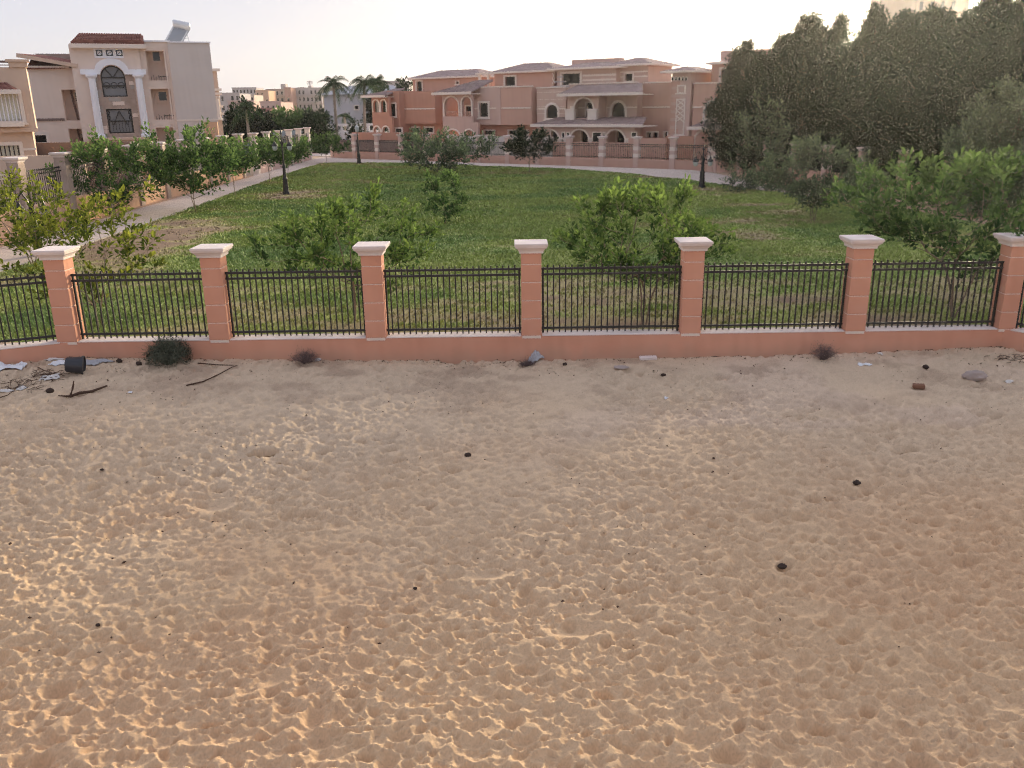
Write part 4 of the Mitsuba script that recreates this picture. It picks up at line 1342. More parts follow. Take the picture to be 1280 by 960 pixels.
b0, b1 = r1 + .002, BF.on(267.5, 105, Y + .15)[0]
bl = h.block(b0, b1, Y + .15, Y + 10, 0, zr_ - .05, 'grey_plaster')
h.part('parapet_cap', MB().box(r0, r1 + .2, Y + .2, Y + .6, zr_ + .002, zr_ + .12).box(r1 + .202, b1 + .08, Y + .05, Y + .5, zr_ - .048, zr_ + .05), 'white_paint')
h.band(b0, b1, BF.on(250, 150, Y + .15)[1], Y + .15, .14, .05, 'cream_trim')
h.part('downpipe', MB().bar([r1 - .3, Y + .22, 1], [r1 - .3, Y + .22, zr_ - .3], .1), 'beige_plaster')
# left wing with its recesses and sloping tile roofs
w0 = BF.on(28, 130, Y + 1)[0]
zw = BF.on(70, 85, Y + 1)[1]
wg = h.block(w0, x0 - .002, Y + 1, Y + 9, 0, zw, 'beige_plaster')
for (a, ya, b, yb), wn in (((79.5, 112, 106, 150.5), (94, 115.5, 104, 127)), ((87.5, 161, 112, 190), (102, 167, 112, 177))):
    r = RB(a, ya, b, yb, Y + 1)
    h.cut(wg, profile(*r), Y, Y + 2.4)
    h.opening(None, RB(*wn, Y + 2.4), Y + 2.398, frame=.14, pane='dark_glass', proud=.05, mat='beige_plaster', mullions=0)
    h.part('downpipe', MB().bar([r[0] + .75, Y + 2.3, r[2]], [r[0] + .55, Y + 2.3, r[3]], .13), 'brown_wall')
r = RB(45, 148, 81, 151, Y + 1)
h.part('string_course', solid(r[0], r[1], Y + .9, Y + 1.02, r[2], r[3]), 'brown_wall')
r = RB(43, 169, 58, 178, Y + 1)
h.opening(wg, r, Y + 1, frame=.25, pane='dark_opening', mat='cream_trim')
A_, B_, C_, D_ = BF.on(20, 66.5, Y), BF.on(97, 80, Y), BF.on(30, 69.5, Y), BF.on(97, 73, Y + 6)
up_roof = MB().add([(A_[0], Y, A_[1]), (B_[0], Y, B_[1]), (B_[0], Y + 7, B_[1] + .75), (A_[0] + .5, Y + 7, A_[1] + .25), (A_[0], Y, A_[1] - .22), (B_[0], Y, B_[1] - .22), (B_[0], Y + 7, B_[1] + .4), (A_[0] + .5, Y + 7, A_[1])],
                   [[0, 1, 2, 3], [7, 6, 5, 4], [0, 4, 5, 1], [1, 5, 6, 2], [2, 6, 7, 3], [3, 7, 4, 0]])
rk = put(f'{k}__roof', BF.mesh(up_roof), 'red_tile')
put(f'{rk}__fascia', BF.mesh(MB().bar([A_[0], Y - .06, A_[1] - .14], [B_[0], Y - .06, B_[1] - .14], .1, .26)), 'warm_cream')
q0, q1 = BF.on(33, 84, Y + .6), BF.on(82, 82, Y + .6)
low = MB().add([(q0[0], Y + .6, q0[1] - .05), (q1[0], Y + .6, q1[1] - .1), (q1[0] - .6, Y + 2.6, q1[1] + .15), (q0[0] + .4, Y + 2.6, q0[1] + 1.0), (q0[0], Y + .6, q0[1] - .15), (q1[0], Y + .6, q1[1] - .2)],
               [[0, 1, 2, 3], [0, 4, 5, 1]])
rk = put(f'{k}__roof', BF.mesh(low), 'red_tile')
put(f'{rk}__fascia', BF.mesh(MB().box(q0[0] - .1, q1[0] + .2, Y + .45, Y + .99, zw + .002, zw + .13)), 'cream_trim')
h.block(q0[0] + .5, x0 - .01, Y + 3, Y + 7, zw + .002, zw + 1.1, 'stone_cladding')
h.finish()

# solar water heater on the roof
k = thing('solar_water_heater', 'white solar water heater with its tank tilted on the roof of the beige building', 'water heater')
Ys = Y + 3
za = BF.on(225, 52, Ys)[1] - .25
xa, xb = BF.on(207, 50, Ys)[0], BF.on(219, 38, Ys)[0]
tz = BF.on(226, 31, Ys)[1]
t0_, t1_ = BF.on(216, 31, Ys)[0], BF.on(237.5, 33, Ys)[0]
put(f'{k}__tank', BF.mesh(MB().tube([[t0_, Ys + .1, tz + .1], [t0_ + .06, Ys + .1, tz + .1], [t1_ - .06, Ys + .1, tz - .12], [t1_, Ys + .1, tz - .12]], [.22, .30, .30, .22], 16)), 'steel_white', smooth=40)
cv = [(xa, Ys - .9, za + .1), (xa + 1.15, Ys - .5, za + .05), (xb + 1.15, Ys + .1, tz - .3), (xb, Ys, tz - .2)]
nv = np.array([-.5, .2, .5]) * .12
put(f'{k}__collector', BF.mesh(MB().add(np.vstack([np.array(cv), np.array(cv) + nv]), [[3, 2, 1, 0], [4, 5, 6, 7], [0, 1, 5, 4], [1, 2, 6, 5], [2, 3, 7, 6], [3, 0, 4, 7]]).get()), 'panel_blue')
fr = MB()
for a, b in ((cv[0], cv[3]), (cv[1], cv[2]), (cv[3], cv[2])):
    fr.bar(np.array(a) + nv * 1.3, np.array(b) + nv * 1.3, .09)
for a, b in (((t0_ + .3, Ys, tz - .2), (t0_ + .45, Ys, za)), ((t1_ - .35, Ys, tz - .3), (t1_ - .15, Ys, za)), ((t1_ - .3, Ys + .5, tz - .3), (t1_ - .7, Ys + .5, za)), ((t0_ + .5, Ys, tz - 1.0), (t1_ - .3, Ys, tz - 1.0))):
    fr.bar(a, b, .05)
put(f'{k}__stand', BF.mesh(fr), 'steel_white')

# the nearer house cut by the left edge
k = thing('house', 'warm beige house cut by the left edge, with a tiled awning over a curtained window', 'house')
h = House(k, CF)
Y = 59.0
x1, zt = CF.on(41, 135, Y)[0], CF.on(10, 84, Y)[1]
x0 = x1 - 9
zg = CF.on(20, 165, Y)[1]
i1 = h.block(x0, x1, Y, Y + 9, zg, zt, 'warm_cream')
i2 = h.block(x0, x1 - .25, Y + .35, Y + 9, 0, zg - .002, 'warm_cream')
w1 = h.opening(i1, RC(-12, 117, 25, 151, Y), Y, frame=.2, pane='curtain_cream', depth=.2, mat='cream_trim')
r = RC(-12, 117, 25, 151, Y)
m = MB()
for u in np.linspace(.15, .95, 7):
    m.box(r[0] + (r[1] - r[0]) * u - .03, r[0] + (r[1] - r[0]) * u + .03, Y + .06, Y + .13, r[2], r[3])
put(f'{w1}__mullion', CF.mesh(m), 'white_paint', kind='stuff')
m = MB()
for u in np.linspace(.02, .98, 34):
    x = r[0] + (r[1] - r[0]) * u
    m.tube([[x, Y + .13, r[2] + .05], [x, Y + .13, r[3]]], .05, 5)
put(f'{w1}__curtain', CF.mesh(m), 'curtain_cream', smooth=True, kind='stuff')
w2 = h.opening(i2, RC(-12, 182, 25, 197, Y + .35), Y + .35, frame=.2, pane='curtain_cream', depth=.2)
r = RC(-12, 182, 25, 197, Y + .35)
m = MB()
for u in np.linspace(.2, .95, 6):
    m.box(r[0] + (r[1] - r[0]) * u - .03, r[0] + (r[1] - r[0]) * u + .03, Y + .41, Y + .48, r[2], r[3])
put(f'{w2}__mullion', CF.mesh(m), 'iron')
aw_ = (CF.on(-14, 115, Y - .8), CF.on(24, 115, Y - .8))
zu = CF.on(5, 106.5, Y)[1]
h.lean_roof(aw_[0][0], aw_[1][0], Y - .01, Y - .8, zu, aw_[1][1], hips=(.3, .55), mat='red_tile')
r = RC(-12, 152, 30, 155, Y - .4)
h.part('balcony_ledge', solid(r[0], r[1], Y - .5, Y - .164, r[2] - .15, r[3]), 'cream_trim')
h.band(x0, x1 + .05, zg + .1, Y, .22, .1, 'warm_cream')
h.band(x0, x1 - .2, CF.on(20, 187, Y + .35)[1], Y + .35, .12, .08, 'cream_trim')
c = CF.on(23, 80, Y)
h.part('corner_pier', MB().box(c[0] - .5, x1 + .1, Y - .1, Y + .8, zt + .002, zt + .28).box(c[0] - .62, x1 + .22, Y - .2, Y + .9, zt + .282, zt + .42), 'warm_cream')
m = MB().bar([x0, Y + .2, zt + .3], [c[0] - .5, Y + .2, zt + .3], .12).bar([x0, Y + .2, zt + .12], [c[0] - .5, Y + .2, zt + .12], .05)
h.part('roof_rail', m, 'brown_wall')
h.finish()
low_wall('plain beige compound wall between the stone clad fence and the nearer beige house', LF, LF.on(-20, 200, 47)[0], LF.on(105, 200, 47)[0], 47.0, LF.on(60, 194.5, 47)[1], 'warm_cream')
low_wall('dark brown screen wall at the foot of the beige building', LF, LF.on(41, 185, 58)[0], LF.on(172, 185, 58)[0], 58.0, LF.on(120, 177.5, 58)[1], 'brown_wall')
low_wall('short grey screen wall right of a capped pier, at the foot of the beige building', LF, LF.on(186, 182, 58)[0], LF.on(215, 182, 58)[0], 58.0, LF.on(195, 177.5, 58)[1], 'concrete')
k = thing('gate_pier', 'cream pier with a flared cap between the two screen walls', 'pillar')
s = LF.on(177, 185, 57.7)[0]
z = LF.on(178, 177, 57.7)[1]
put(f'{k}__shaft', MB().box(s - .26, s + .26, 57.5, 58.0, 0, z - .3).get(), 'orange_wall')
put(f'{k}__cap', MB().lathe([(.28, z - .3), (.5, z - .12), (.52, z)], 4, (s, 57.75, 0), rot=math.pi / 4, square=True).get(), 'cream_trim')
low_wall('sunlit orange wall right of the blank building side', LF, LF.on(255, 160, 66)[0], LF.on(272, 160, 66)[0], 66.0, LF.on(262, 152.5, 66)[1], 'orange_wall')

k = thing('house', 'narrow cream house peeping out behind the right end of the beige building', 'house')
h = House(k, BF)
Y = 98.0
x0, x1, _, zt = RB(262, 89, 276, 180, Y)
h.block(x0 - 3, x1, Y, Y + 8, 0, zt, 'warm_cream')
h.part('cornice', solid(x0 - 3.2, x1 + .3, Y - .3, Y + .2, zt + .002, zt + .25), 'cream_trim')
for y_ in (112, 117, 133, 142):
    z = BF.on(276, y_, Y)[1]
    h.part('string_course', solid(x1 - 1.2, x1 + .25, Y - .25, Y - .002, z - .12, z + .12), 'cream_trim')
h.column(x1 - .3, Y - .5, BF.on(276, 150, Y)[1], BF.on(276, 120, Y)[1], .2)
h.finish()

# ------------------------------------------------------------------ the far quarter: villa, apartment blocks, tower
def city_block(label, px0, px1, top, Y, mat, floors, cols, extra=(), depth=14, bands=True, base=0, cat='building', win='dark_opening', wh=.5, ww=.45, name='apartment_block'):
    k = thing(name, label, cat)
    h = House(k, LF)
    x0, x1, _, zt = RL(px0, top, px1, 150, Y)
    h.block(x0, x1, Y, Y + depth, base, zt, mat)
    fh = 3.2
    r = np.random.default_rng(int(px0 * 7 + top))
    n = 0
    for f in range(floors):
        z = zt - .9 - f * fh - fh * wh
        if z < 1:
            break
        for c in range(cols):
            s = x0 + (x1 - x0) * (c + .5) / cols
            w = (x1 - x0) / cols * ww / 2 * r.uniform(.7, 1.15)
            if r.random() < .12:
                continue
            wk = put(f'{k}__window', LF.mesh(MB().box(s - w, s + w, Y - .06, Y + .05, z, z + fh * wh)), win)
            n += 1
        if bands:
            put(f'{k}__balcony', LF.mesh(MB().box(x0 - .2, x1 + .2, Y - .9, Y - .07, z - .75, z - .25)), mat)
    for a, b, t_, mm in extra:
        e = RL(a, t_, b, top, Y + 3)
        h.part('roof_room', solid(e[0], e[1], Y + 3, Y + 8, zt + .002, e[3]), mm)
    h.part('parapet', MB().box(x0 - .15, x1 + .15, Y - .15, Y + .25, zt + .001, zt + .35), mat)
    h.finish()
    return k


city_block('unfinished grey block with square window holes, farthest left of the distant city', 276, 301, 117, 330, 'city_grey', 5, 4, bands=False)
city_block('distant grey block with a row of light openings along its top', 292, 322, 110, 470, 'city_grey', 6, 7, bands=True)
city_block('pinkish low house with two rows of small windows at the left of the distant city', 286, 318, 127, 260, 'city_pink', 4, 5, bands=False)
city_block('yellowish distant house between the grey block and the orange block', 299, 319, 119, 380, 'city_cream', 4, 4, bands=False)
city_block('orange distant block with a flat top', 321, 337, 113.5, 440, 'orange_wall', 5, 3, bands=False, ww=.3)
city_block('brown concrete block with long open floors and a roof turret', 334, 362, 112, 460, 'stone_cladding', 6, 5, extra=((351, 357, 105, 'city_grey'),))
city_block('narrow brick block beside the wide grey apartment block', 357, 365, 110, 420, 'city_brick', 6, 1, bands=False, ww=.3)
city_block('wide pale grey apartment block with many balconies and aerials on its roof', 363, 403, 110.5, 430, 'city_grey', 7, 8, extra=((372, 379, 109, 'brown_wall'), (385, 389, 107, 'city_grey')))
city_block('pink distant house with a stepped gable in front of the brown block', 326, 352, 128, 250, 'city_pink', 3, 4, bands=False, ww=.3)
city_block('pale block standing behind the palms', 404, 440, 111, 400, 'city_cream', 6, 6, extra=((418, 424, 108, 'city_grey'),))
city_block('grey roof-top row behind the first villa', 452, 512, 103, 260, 'city_grey', 5, 8, bands=True, extra=((455, 463, 100, 'city_cream'),))
city_block('pale distant block seen between the stair tower and the last villa', 862, 894, 93, 150, 'city_grey', 4, 6, bands=False)
k = thing('house', 'small pink house with brown tiled awnings in front of the distant blocks', 'house')
h = House(k, LF)
Y = 130.0
x0, x1, _, zt = RL(322, 135, 345, 160, Y)
h.block(x0, x1, Y, Y + 8, 0, zt, 'city_pink')
h.lean_roof(LF.on(326, 140, Y)[0], LF.on(342, 140, Y)[0], Y - .01, Y - 2, LF.on(333, 136, Y)[1], LF.on(333, 141, Y)[1], mat='red_tile')
h.lean_roof(LF.on(327, 146, Y)[0], LF.on(343, 146, Y)[0], Y - .01, Y - 2, LF.on(333, 143.5, Y)[1], LF.on(333, 147, Y)[1], mat='red_tile')
h.opening(None, RL(329, 148, 340, 152, Y), Y, frame=.2)
h.finish()
ant = thing('roof_aerial', 'thin aerial mast on the roof of the wide grey apartment block', 'antenna')
q = at(387, 101, 436)
m = MB()
m.bar([q[0], 436, q[2] - 4.5], [q[0], 436, q[2]], .4)
for z in (.4, .9, 1.4):
    m.bar([q[0] - 1.4, 436, q[2] - z], [q[0] + 1.4, 436, q[2] - z], .25)
put(f'{ant}__mast', m.get(), 'city_grey')

k = thing('villa', 'pale grey villa with a single small dark window behind the palm trees', 'house')
h = House(k, LF)
Y = 125.0
x0, x1, _, zt = RL(406, 118, 470, 160, Y)
i = h.block(x0, x1, Y, Y + 10, 0, zt, 'villa_grey')
h.opening(i, RL(443.5, 132.5, 448, 136.5, Y), Y, frame=.12)
a, b = LF.on(424, 109, Y + 2), LF.on(512, 104, Y + 2)
v = np.array([(x0 - .8, Y - .6, zt), (x1 + 4, Y - .6, zt), (x1 + 4, Y + 10, zt), (x0 - .8, Y + 10, zt), (x0 + 3, Y + 4, zt + 1.2), (x1 + 2, Y + 4, zt + 1.2)])
h.part('roof', MB().add(v, [[0, 1, 5, 4], [2, 3, 4, 5]]).add(v, [[1, 2, 5], [3, 0, 4], [2, 1, 0], [3, 2, 0]]), 'villa_grey')
h.finish()
lw_ = thing('garden_wall', 'low white wall with dark openings below the palm trees', 'wall')
a, b, z0_, z1_ = RL(408, 154.5, 472, 164, 108)
put(f'{lw_}__body', LF.mesh(MB().box(a, b, 108, 108.3, 0, z1_ - .8)), 'white_paint')
put(f'{lw_}__rail', LF.mesh(MB().box(a, b, 107.95, 108.35, z1_ - .25, z1_)), 'white_paint')
for q in range(8):
    s = a + (b - a) * (q + .5) / 8
    put(f'{lw_}__pier', LF.mesh(MB().box(s - .16, s + .16, 108.02, 108.28, z1_ - .8, z1_ - .25)), 'white_paint')
city_block('pale high-rise tower rising above the tall dark trees', 1141, 1207, -70, 190, 'city_cream', 12, 5, bands=False, depth=24, ww=.3, win='grey_glass', name='tower_block')  # extra height above the view added to keep the sun off the sand

# a car and a van behind the left fence
def vehicle(name, label, cat, px, py, Y, L, W, H, paint, van=False, rot=0):
    k = thing(name, label, cat)
    q = at(px, py, Y)
    M = T().translate([q[0], Y, .03]).rotate([0, 0, 1], rot)
    if van:
        pr = [(-L / 2, .35), (L / 2, .35), (L / 2, .95), (L / 2 - .25, 1.15), (L / 2 - .75, H - .05), (L / 2 - .95, H), (-L / 2 + .05, H), (-L / 2, H - .1)]
    else:
        pr = [(-L / 2, .3), (L / 2, .3), (L / 2, .72), (L / 2 - .15, .86), (L / 2 - 1.15, .98), (L / 2 - 1.8, H - .03), (L / 2 - 2.0, H), (-L / 2 + 1.1, H), (-L / 2 + .95, H - .04), (-L / 2 + .35, 1.02), (-L / 2 + .05, .95)]
    body = prism(pr, -W / 2, W / 2)
    put(f'{k}__body', body, paint, to_world=M)
    gp = [(-L / 2 + .5, 1.06), (L / 2 - 1.28, 1.04), (L / 2 - 1.86, H - .1), (-L / 2 + 1.05, H - .1)] if not van else [(L / 2 - 1.6, 1.1), (L / 2 - .45, 1.1), (L / 2 - .85, H - .2), (L / 2 - 1.6, H - .2)]
    for s in (-1, 1):
        put(f'{k}__window', prism(gp, s * W / 2 - .01, s * W / 2 + .012), 'dark_glass', to_world=M)
        for x in (-L / 2 + .8, L / 2 - .85):
            put(f'{k}__wheel', MB().tube([[x, s * (W / 2 - .2), .31], [x, s * (W / 2 + .02), .31]], .31, 16).get(), 'tyre', to_world=M)


vehicle('parked_car', 'dark blue car parked behind the white far-left fence', 'car', 310, 165, 96, 4.3, 1.75, 1.45, 'car_blue', rot=80)
vehicle('parked_van', 'grey-blue van parked beside the bushes beyond the corner of the paths', 'van', 367, 158, 112, 4.9, 1.9, 2.2, 'van_grey', van=True, rot=5)

# ------------------------------------------------------------------ far trees and palms
def bush_tree(label, px0, px1, top, bot_py, Y, green, seed, n=46, per=60, lf=(.55, .3), name='far_tree', low=.04):
    a, b = at(px0, 140, Y)[0], at(px1, 140, Y)[0]
    z = at((px0 + px1) / 2, top, Y)[2]
    return small_tree(name, label, [(a + b) / 2, Y, .05], z, (b - a) / 2, ry=(b - a) * .45, nshoot=n, per=per, leaf=lf, green=green, lowest=low, stems=2, seed=seed, shoot=.9, thick=.03)


bush_tree('dark round tree at the left end of the far bushes', 277, 302, 145, 165, 112, 'dark', 31)
bush_tree('dark tree behind the far car', 298, 322, 141, 165, 118, 'dark', 32)
bush_tree('low dark bush behind the capped white pillars', 318, 342, 151, 165, 116, 'dark', 33)
bush_tree('bright green round tree in the middle of the far bushes', 345, 372, 145, 165, 122, 'mid', 34)
bush_tree('green tree right of the brightest far bush', 366, 392, 148, 165, 120, 'mid', 35)
bush_tree('dark bush left of the tallest palm', 386, 406, 147, 165, 116, 'dark', 36)
bush_tree('clipped dark bush at the foot of the palms, before the low white wall', 437, 447, 159, 165, 104, 'dark', 37, n=26, lf=(.3, .2))
bush_tree('long clipped dark hedge behind the fence corner', 380, 412, 158, 165, 102, 'dark', 38, n=50, lf=(.35, .2), name='far_hedge')
bush_tree('leafy tree between the palms and the first villa', 462, 484, 115, 165, 122, 'dark', 39, low=.3)
bush_tree('thin treetop above the corner roof of the first villa', 488, 512, 107, 165, 128, 'dark', 40, n=30, per=40, low=.4)


def palm(label, px, base_py, crown_py, Y, half_px, seed, lean=0.0, nf=24):
    r = np.random.default_rng(seed)
    b = at(px, base_py, Y)
    top = at(px, crown_py, Y)
    L = half_px * Y / FPX
    k = thing('palm_tree', label, 'palm tree')
    pts = [[b[0] + lean * u ** 2, Y, -.1 + (top[2] + .1) * u] for u in np.linspace(0, 1, 9)]
    put(f'{k}__trunk', MB().tube(pts, np.linspace(.21, .13, 9), 10).get(), 'palm_bark', smooth=True)
    c = np.array(pts[-1])
    V, F, C, o = [], [], [], 0
    for q in range(nf):
        az = q * 2.399 + r.normal(0, .15)
        el = r.uniform(-.25, 1.25)
        h_ = np.array([math.cos(az), math.sin(az), 0])
        ln = L * r.uniform(.95, 1.2)
        u = np.linspace(0, 1, 15)
        droop = .75 + .5 * r.random()
        P = c + np.outer(u * ln * math.cos(el), h_) + np.outer(u * ln * math.sin(el) - droop * ln * .75 * u ** 2.2, [0, 0, 1])
        sd = np.cross(h_, [0, 0, 1.0])
        tone = r.uniform(.7, 1.25)
        for j in range(1, 15):
            w = ln * .26 * math.sin(math.pi * (.12 + .86 * u[j])) ** .8
            d = P[j] - P[j - 1]
            for s in (-1, 1):
                tipp = P[j] + s * sd * w + d * .9 - np.array([0, 0, w * .55])
                V += [P[j - 1], P[j - 1] + d * .75, tipp]
                F.append([o, o + 1, o + 2])
                o += 3
                C += [np.array([.032, .058, .028]) * tone] * 3
            V += [P[j - 1] - sd * .03, P[j - 1] + sd * .03, P[j]]
            F.append([o, o + 1, o + 2])
            o += 3
            C += [np.array([.09, .11, .05])] * 3
    put(f'{k}__fronds', (np.array(V), np.array(F)), 'leaf', color=np.array(C))


palm('tall palm with drooping fronds, left of the pair beyond the corner', 421, 166, 104, 106, 24, 51)
palm('tall palm nearest the first villa, right of the pair', 456, 166, 103, 104, 25, 52, lean=.3)
palm('palm half hidden behind the right one of the pair', 474, 166, 104, 112, 22, 53)
palm('short spreading palm at the left among the dark far bushes', 310, 160, 136, 108, 22, 54)
palm('low dark palm under the left one of the tall pair', 404, 162, 146, 104, 18, 55, nf=20)
palm('small palm between the two tall ones', 432, 164, 146, 110, 14, 56, nf=18)

# ------------------------------------------------------------------ lamp posts
def lamp_post(label, px, base_py, top_py, twin=True):
    b = G(px, base_py, .15)
    H = at(px, top_py, b[1])[2] - .15
    k = thing('lamp_post', label, 'street lamp')
    M = T().translate([b[0], b[1], .13])
    put(f'{k}__base', MB().lathe([(.22, -.1), (.22, .12), (.17, .2), (.135, .85), (.16, .9), (.10, 1.0), (.085, 1.5), (.10, 1.54), (.075, 1.72)], 12).get(), 'iron', to_world=M, smooth=35)
    put(f'{k}__pole', MB().lathe([(.06, 1.7), (.05, H * .6), (.042, H - .05), (.09, H - .02), (.05, H + .02), (.012, H + .22)], 10).get(), 'iron', to_world=M, smooth=35)
    if twin:
        for s in (-1, 1):
            a = MB().tube([[0, 0, H - .75], [s * .12, 0, H - .35], [s * .25, 0, H - .12], [s * .38, 0, H - .22], [s * .42, 0, H - .45]], .028, 6)
            a.bar([0, 0, H - .78], [s * .40, 0, H - .78], .03)
            put(f'{k}__arm', a.get(), 'iron', to_world=M)
            lk = put(f'{k}__lantern', MB().lathe([(.15, H - .70), (.135, H - .86), (.08, H - .94), (.02, H - .96)], 12, (s * .42, 0, 0)).get(), 'lamp_glass', to_world=M, smooth=40)
            put(f'{lk}__hood', MB().lathe([(.04, H - .44), (.06, H - .52), (.165, H - .63), (.18, H - .68), (.15, H - .70)], 12, (s * .42, 0, 0)).get(), 'iron', to_world=M, smooth=40)
    else:
        put(f'{k}__lantern', MB().lathe([(.10, H - .12), (.17, H + .02), (.19, H + .3), (.10, H + .42), (.02, H + .5)], 8).get(), 'lamp_glass', to_world=M)
    return k


lamp_post('black lamp post with two hanging lanterns in the leaves at the left edge', 50, 318, 236)
lamp_post('black lamp post standing on the lawn in front of the thin path trees', 358, 243, 166)
lamp_post('black lamp post at the far end of the lawn before the pink fence', 449, 205, 163, twin=False)
lamp_post('black lamp post at the right end of the far path near the dark trees', 877, 235, 186)

# ------------------------------------------------------------------ plants along the walls
def tuft(key, label, x, y, z, rad, H, n, mat, seed, cat, thin=.004):
    r = np.random.default_rng(seed)
    m = MB()
    for _ in range(n):
        az, q = r.uniform(0, 2 * math.pi), r.random() ** .6
        rr = rad * q
        a = np.array([x, y, z - .02]) + np.array([math.cos(az), math.sin(az), 0]) * rad * .18 * r.random()
        hh = H * (1 - .55 * q ** 2) * r.uniform(.65, 1.1)
        b = np.array([x + math.cos(az) * rr, y + math.sin(az) * rr, z + hh])
        mid = (a + b) / 2 + np.array([0, 0, .2 * hh]) + r.normal(0, .04 * rad, 3)
        m.tube([a, mid, b], [thin, thin * .8, thin * .4], 3)
        for _k in range(3):
            u = r.uniform(.35, 1)
            p = mid + (b - mid) * u
            e = p + r.normal(0, .16 * rad + .02, 3)
            m.tube([p, e], [thin * .6, thin * .25], 3)
    k = thing(key, label, cat)
    put(f'{k}__twigs', m.get(), mat)
    return k


def ground_at(px, py):
    q = G(px, py, 0)
    for _ in range(4):
        q = G(px, py, float(sand_height(q[0], q[1])))
    o = np.array([(0, 0), (.07, 0), (-.07, 0), (0, .07), (0, -.07), (.04, .04), (-.04, -.04)])
    z = sand_height(q[0] + o[:, 0], q[1] + o[:, 1])
    q[2] = .35 * z.mean() + .65 * z.max()                            # things lie on the crests
    return q


q = ground_at(213, 452)
tw_ = tuft('weed_bush', 'dense grey-green weed bush against the orange plinth at the left', q[0], q[1] - .05, q[2], .42, .46, 330, 'weed_green', 61, 'bush', .006)
r = np.random.default_rng(62)
P = np.array([q[0], q[1] - .05, q[2] + .06]) + crown_points(150, np.array([0, 0, .12]), .38, .28, .26, r, hollow=.5)
P = P[P[:, 2] > q[2]]
v, f, col = leaves(P, np.tile([0, 0, 1.0], (len(P), 1)), 12, .05, .016, r, .07, [.03, .04, .028], [.085, .10, .065])
put(f'{tw_}__foliage', (v, f), 'leaf', color=col)
for px, py, rad, H, seed, lab in ((382, 453, .26, .2, 63, 'small dry purple-brown shrub with litter, third pillar from the left'), (1029, 449, .24, .26, 64, 'dry dark leafless shrub at the plinth left of the sixth pillar'), (659, 456, .13, .07, 65, 'flat dark dry weed left of the grey plastic scrap')):
    q = ground_at(px, py)
    tuft('dry_shrub', lab, q[0], q[1], q[2], rad * 1.15, H * 1.15, 110, 'dry_shrub', seed, 'shrub', .0035)
for i_, (px, py, s, lab) in enumerate(((925, 240, .55, 'spiky grey-green plant left on the bank under the dark trees'), (1100, 258, .6, 'leafy plant on the bank right of the round shrub tree'), (1072, 246, .5, 'small plant on the bank behind the round shrub tree'), (948, 238, .45, 'low plant beside the slim pale trunk on the bank'))):
    q = G(px, py, .15)
    small_tree('bank_plant', lab, q, .15 + s * 2.2, s * 1.2, nshoot=22, per=30, leaf=(.22, .08), green='dull', lowest=.05, stems=1, seed=70 + i_, shoot=.28)

# ------------------------------------------------------------------ things lying on the sand
def stick(label, pts, r0, cat='stick', name='dry_branch'):
    k = fresh(name)
    P = []
    for (px, py, dz) in pts:
        q = ground_at(px, py)
        P.append(q + [0, 0, r0 + dz])
    scene[k] = mikit.ply(MB().tube(P, np.linspace(r0, r0 * .55, len(P)), 6).get(), 'mat_twig', smooth=True)
    tag(k, label, cat)
    return k


k = thing('dry_branch', 'forked dark branch lying on the sand below the black pot, its stub pointing up', 'branch')
A = [ground_at(x, y) + [0, 0, .025] for x, y in ((134, 484), (115, 491), (100, 496), (88, 497.5), (73, 496.5))]
put(f'{k}__limb', MB().tube(A, [.016, .024, .028, .022, .01], 7).get(), 'twig', smooth=True)
put(f'{k}__stub', MB().tube([A[3], A[3] + [.04, .05, .12], A[3] + [.07, .08, .26]], [.03, .02, .008], 7).get(), 'twig', smooth=True)
stick('long thin curved branch on the sand right of the weed bush', [(233, 482.5, 0), (255, 480, 0), (275, 473, .01), (290, 466, .02), (297, 459, .02)], .014)
stick('short straight twig nearly parallel to the plinth right of the weed bush', [(248, 456.5, 0), (270, 458, .01), (292, 458.5, 0)], .014)
stick('thin dark twig in the litter at the left edge', [(0, 499, 0), (10, 496, .01), (19, 491, .02)], .010)
stick('thin stick leaning in the litter above the paper scraps', [(48, 462, 0), (56, 467, .02), (72, 470, 0)], .010)

for px, py, rad, n_, seed, lab in ((26, 480, .50, 60, 91, 'flat heap of dark dry twigs in the litter at the left edge'), (60, 470, .30, 34, 92, 'loose dark twigs around the folded paper scrap'), (1262, 452, .35, 26, 93, 'thin dry twigs at the right end of the plinth')):
    q = ground_at(px, py)
    r = np.random.default_rng(seed)
    m = MB()
    for _ in range(n_):
        x, y = q[0] + r.normal(0, rad * .6), q[1] + r.normal(0, rad * .38)
        a, L = r.uniform(0, 3.14), r.uniform(.05, .26)
        P = []
        for u in (-.5, 0, .5):
            xx, yy = x + math.cos(a) * L * u + r.normal(0, .01), min(16.4, y + math.sin(a) * L * u + r.normal(0, .01))
            P.append([xx, yy, float(sand_height(xx, yy)) + r.uniform(.008, .05)])
        m.tube(P, [.005, .006, .003], 4)
    k = fresh('twig_heap')
    scene[k] = mikit.ply(m.get(), 'mat_twig')
    tag(k, lab, 'twigs')

k = thing('plant_pot', 'black plastic plant pot lying on its side at the left end of the plinth', 'pot')
q = ground_at(97, 468)
M = T().translate([q[0], q[1], q[2] + .155]).rotate([0, 0, 1], 14).rotate([0, 1, 0], 97)
put(f'{k}__body', MB().lathe([(.001, -.17), (.125, -.17), (.135, -.16), (.165, .12), (.155, .12), (.128, -.14), (.001, -.14)], 24).get(), 'black_plastic', to_world=M, smooth=35)
put(f'{k}__rim', MB().lathe([(.163, .10), (.178, .10), (.178, .14), (.157, .14), (.157, .118)], 24).get(), 'black_plastic', to_world=M, smooth=35)


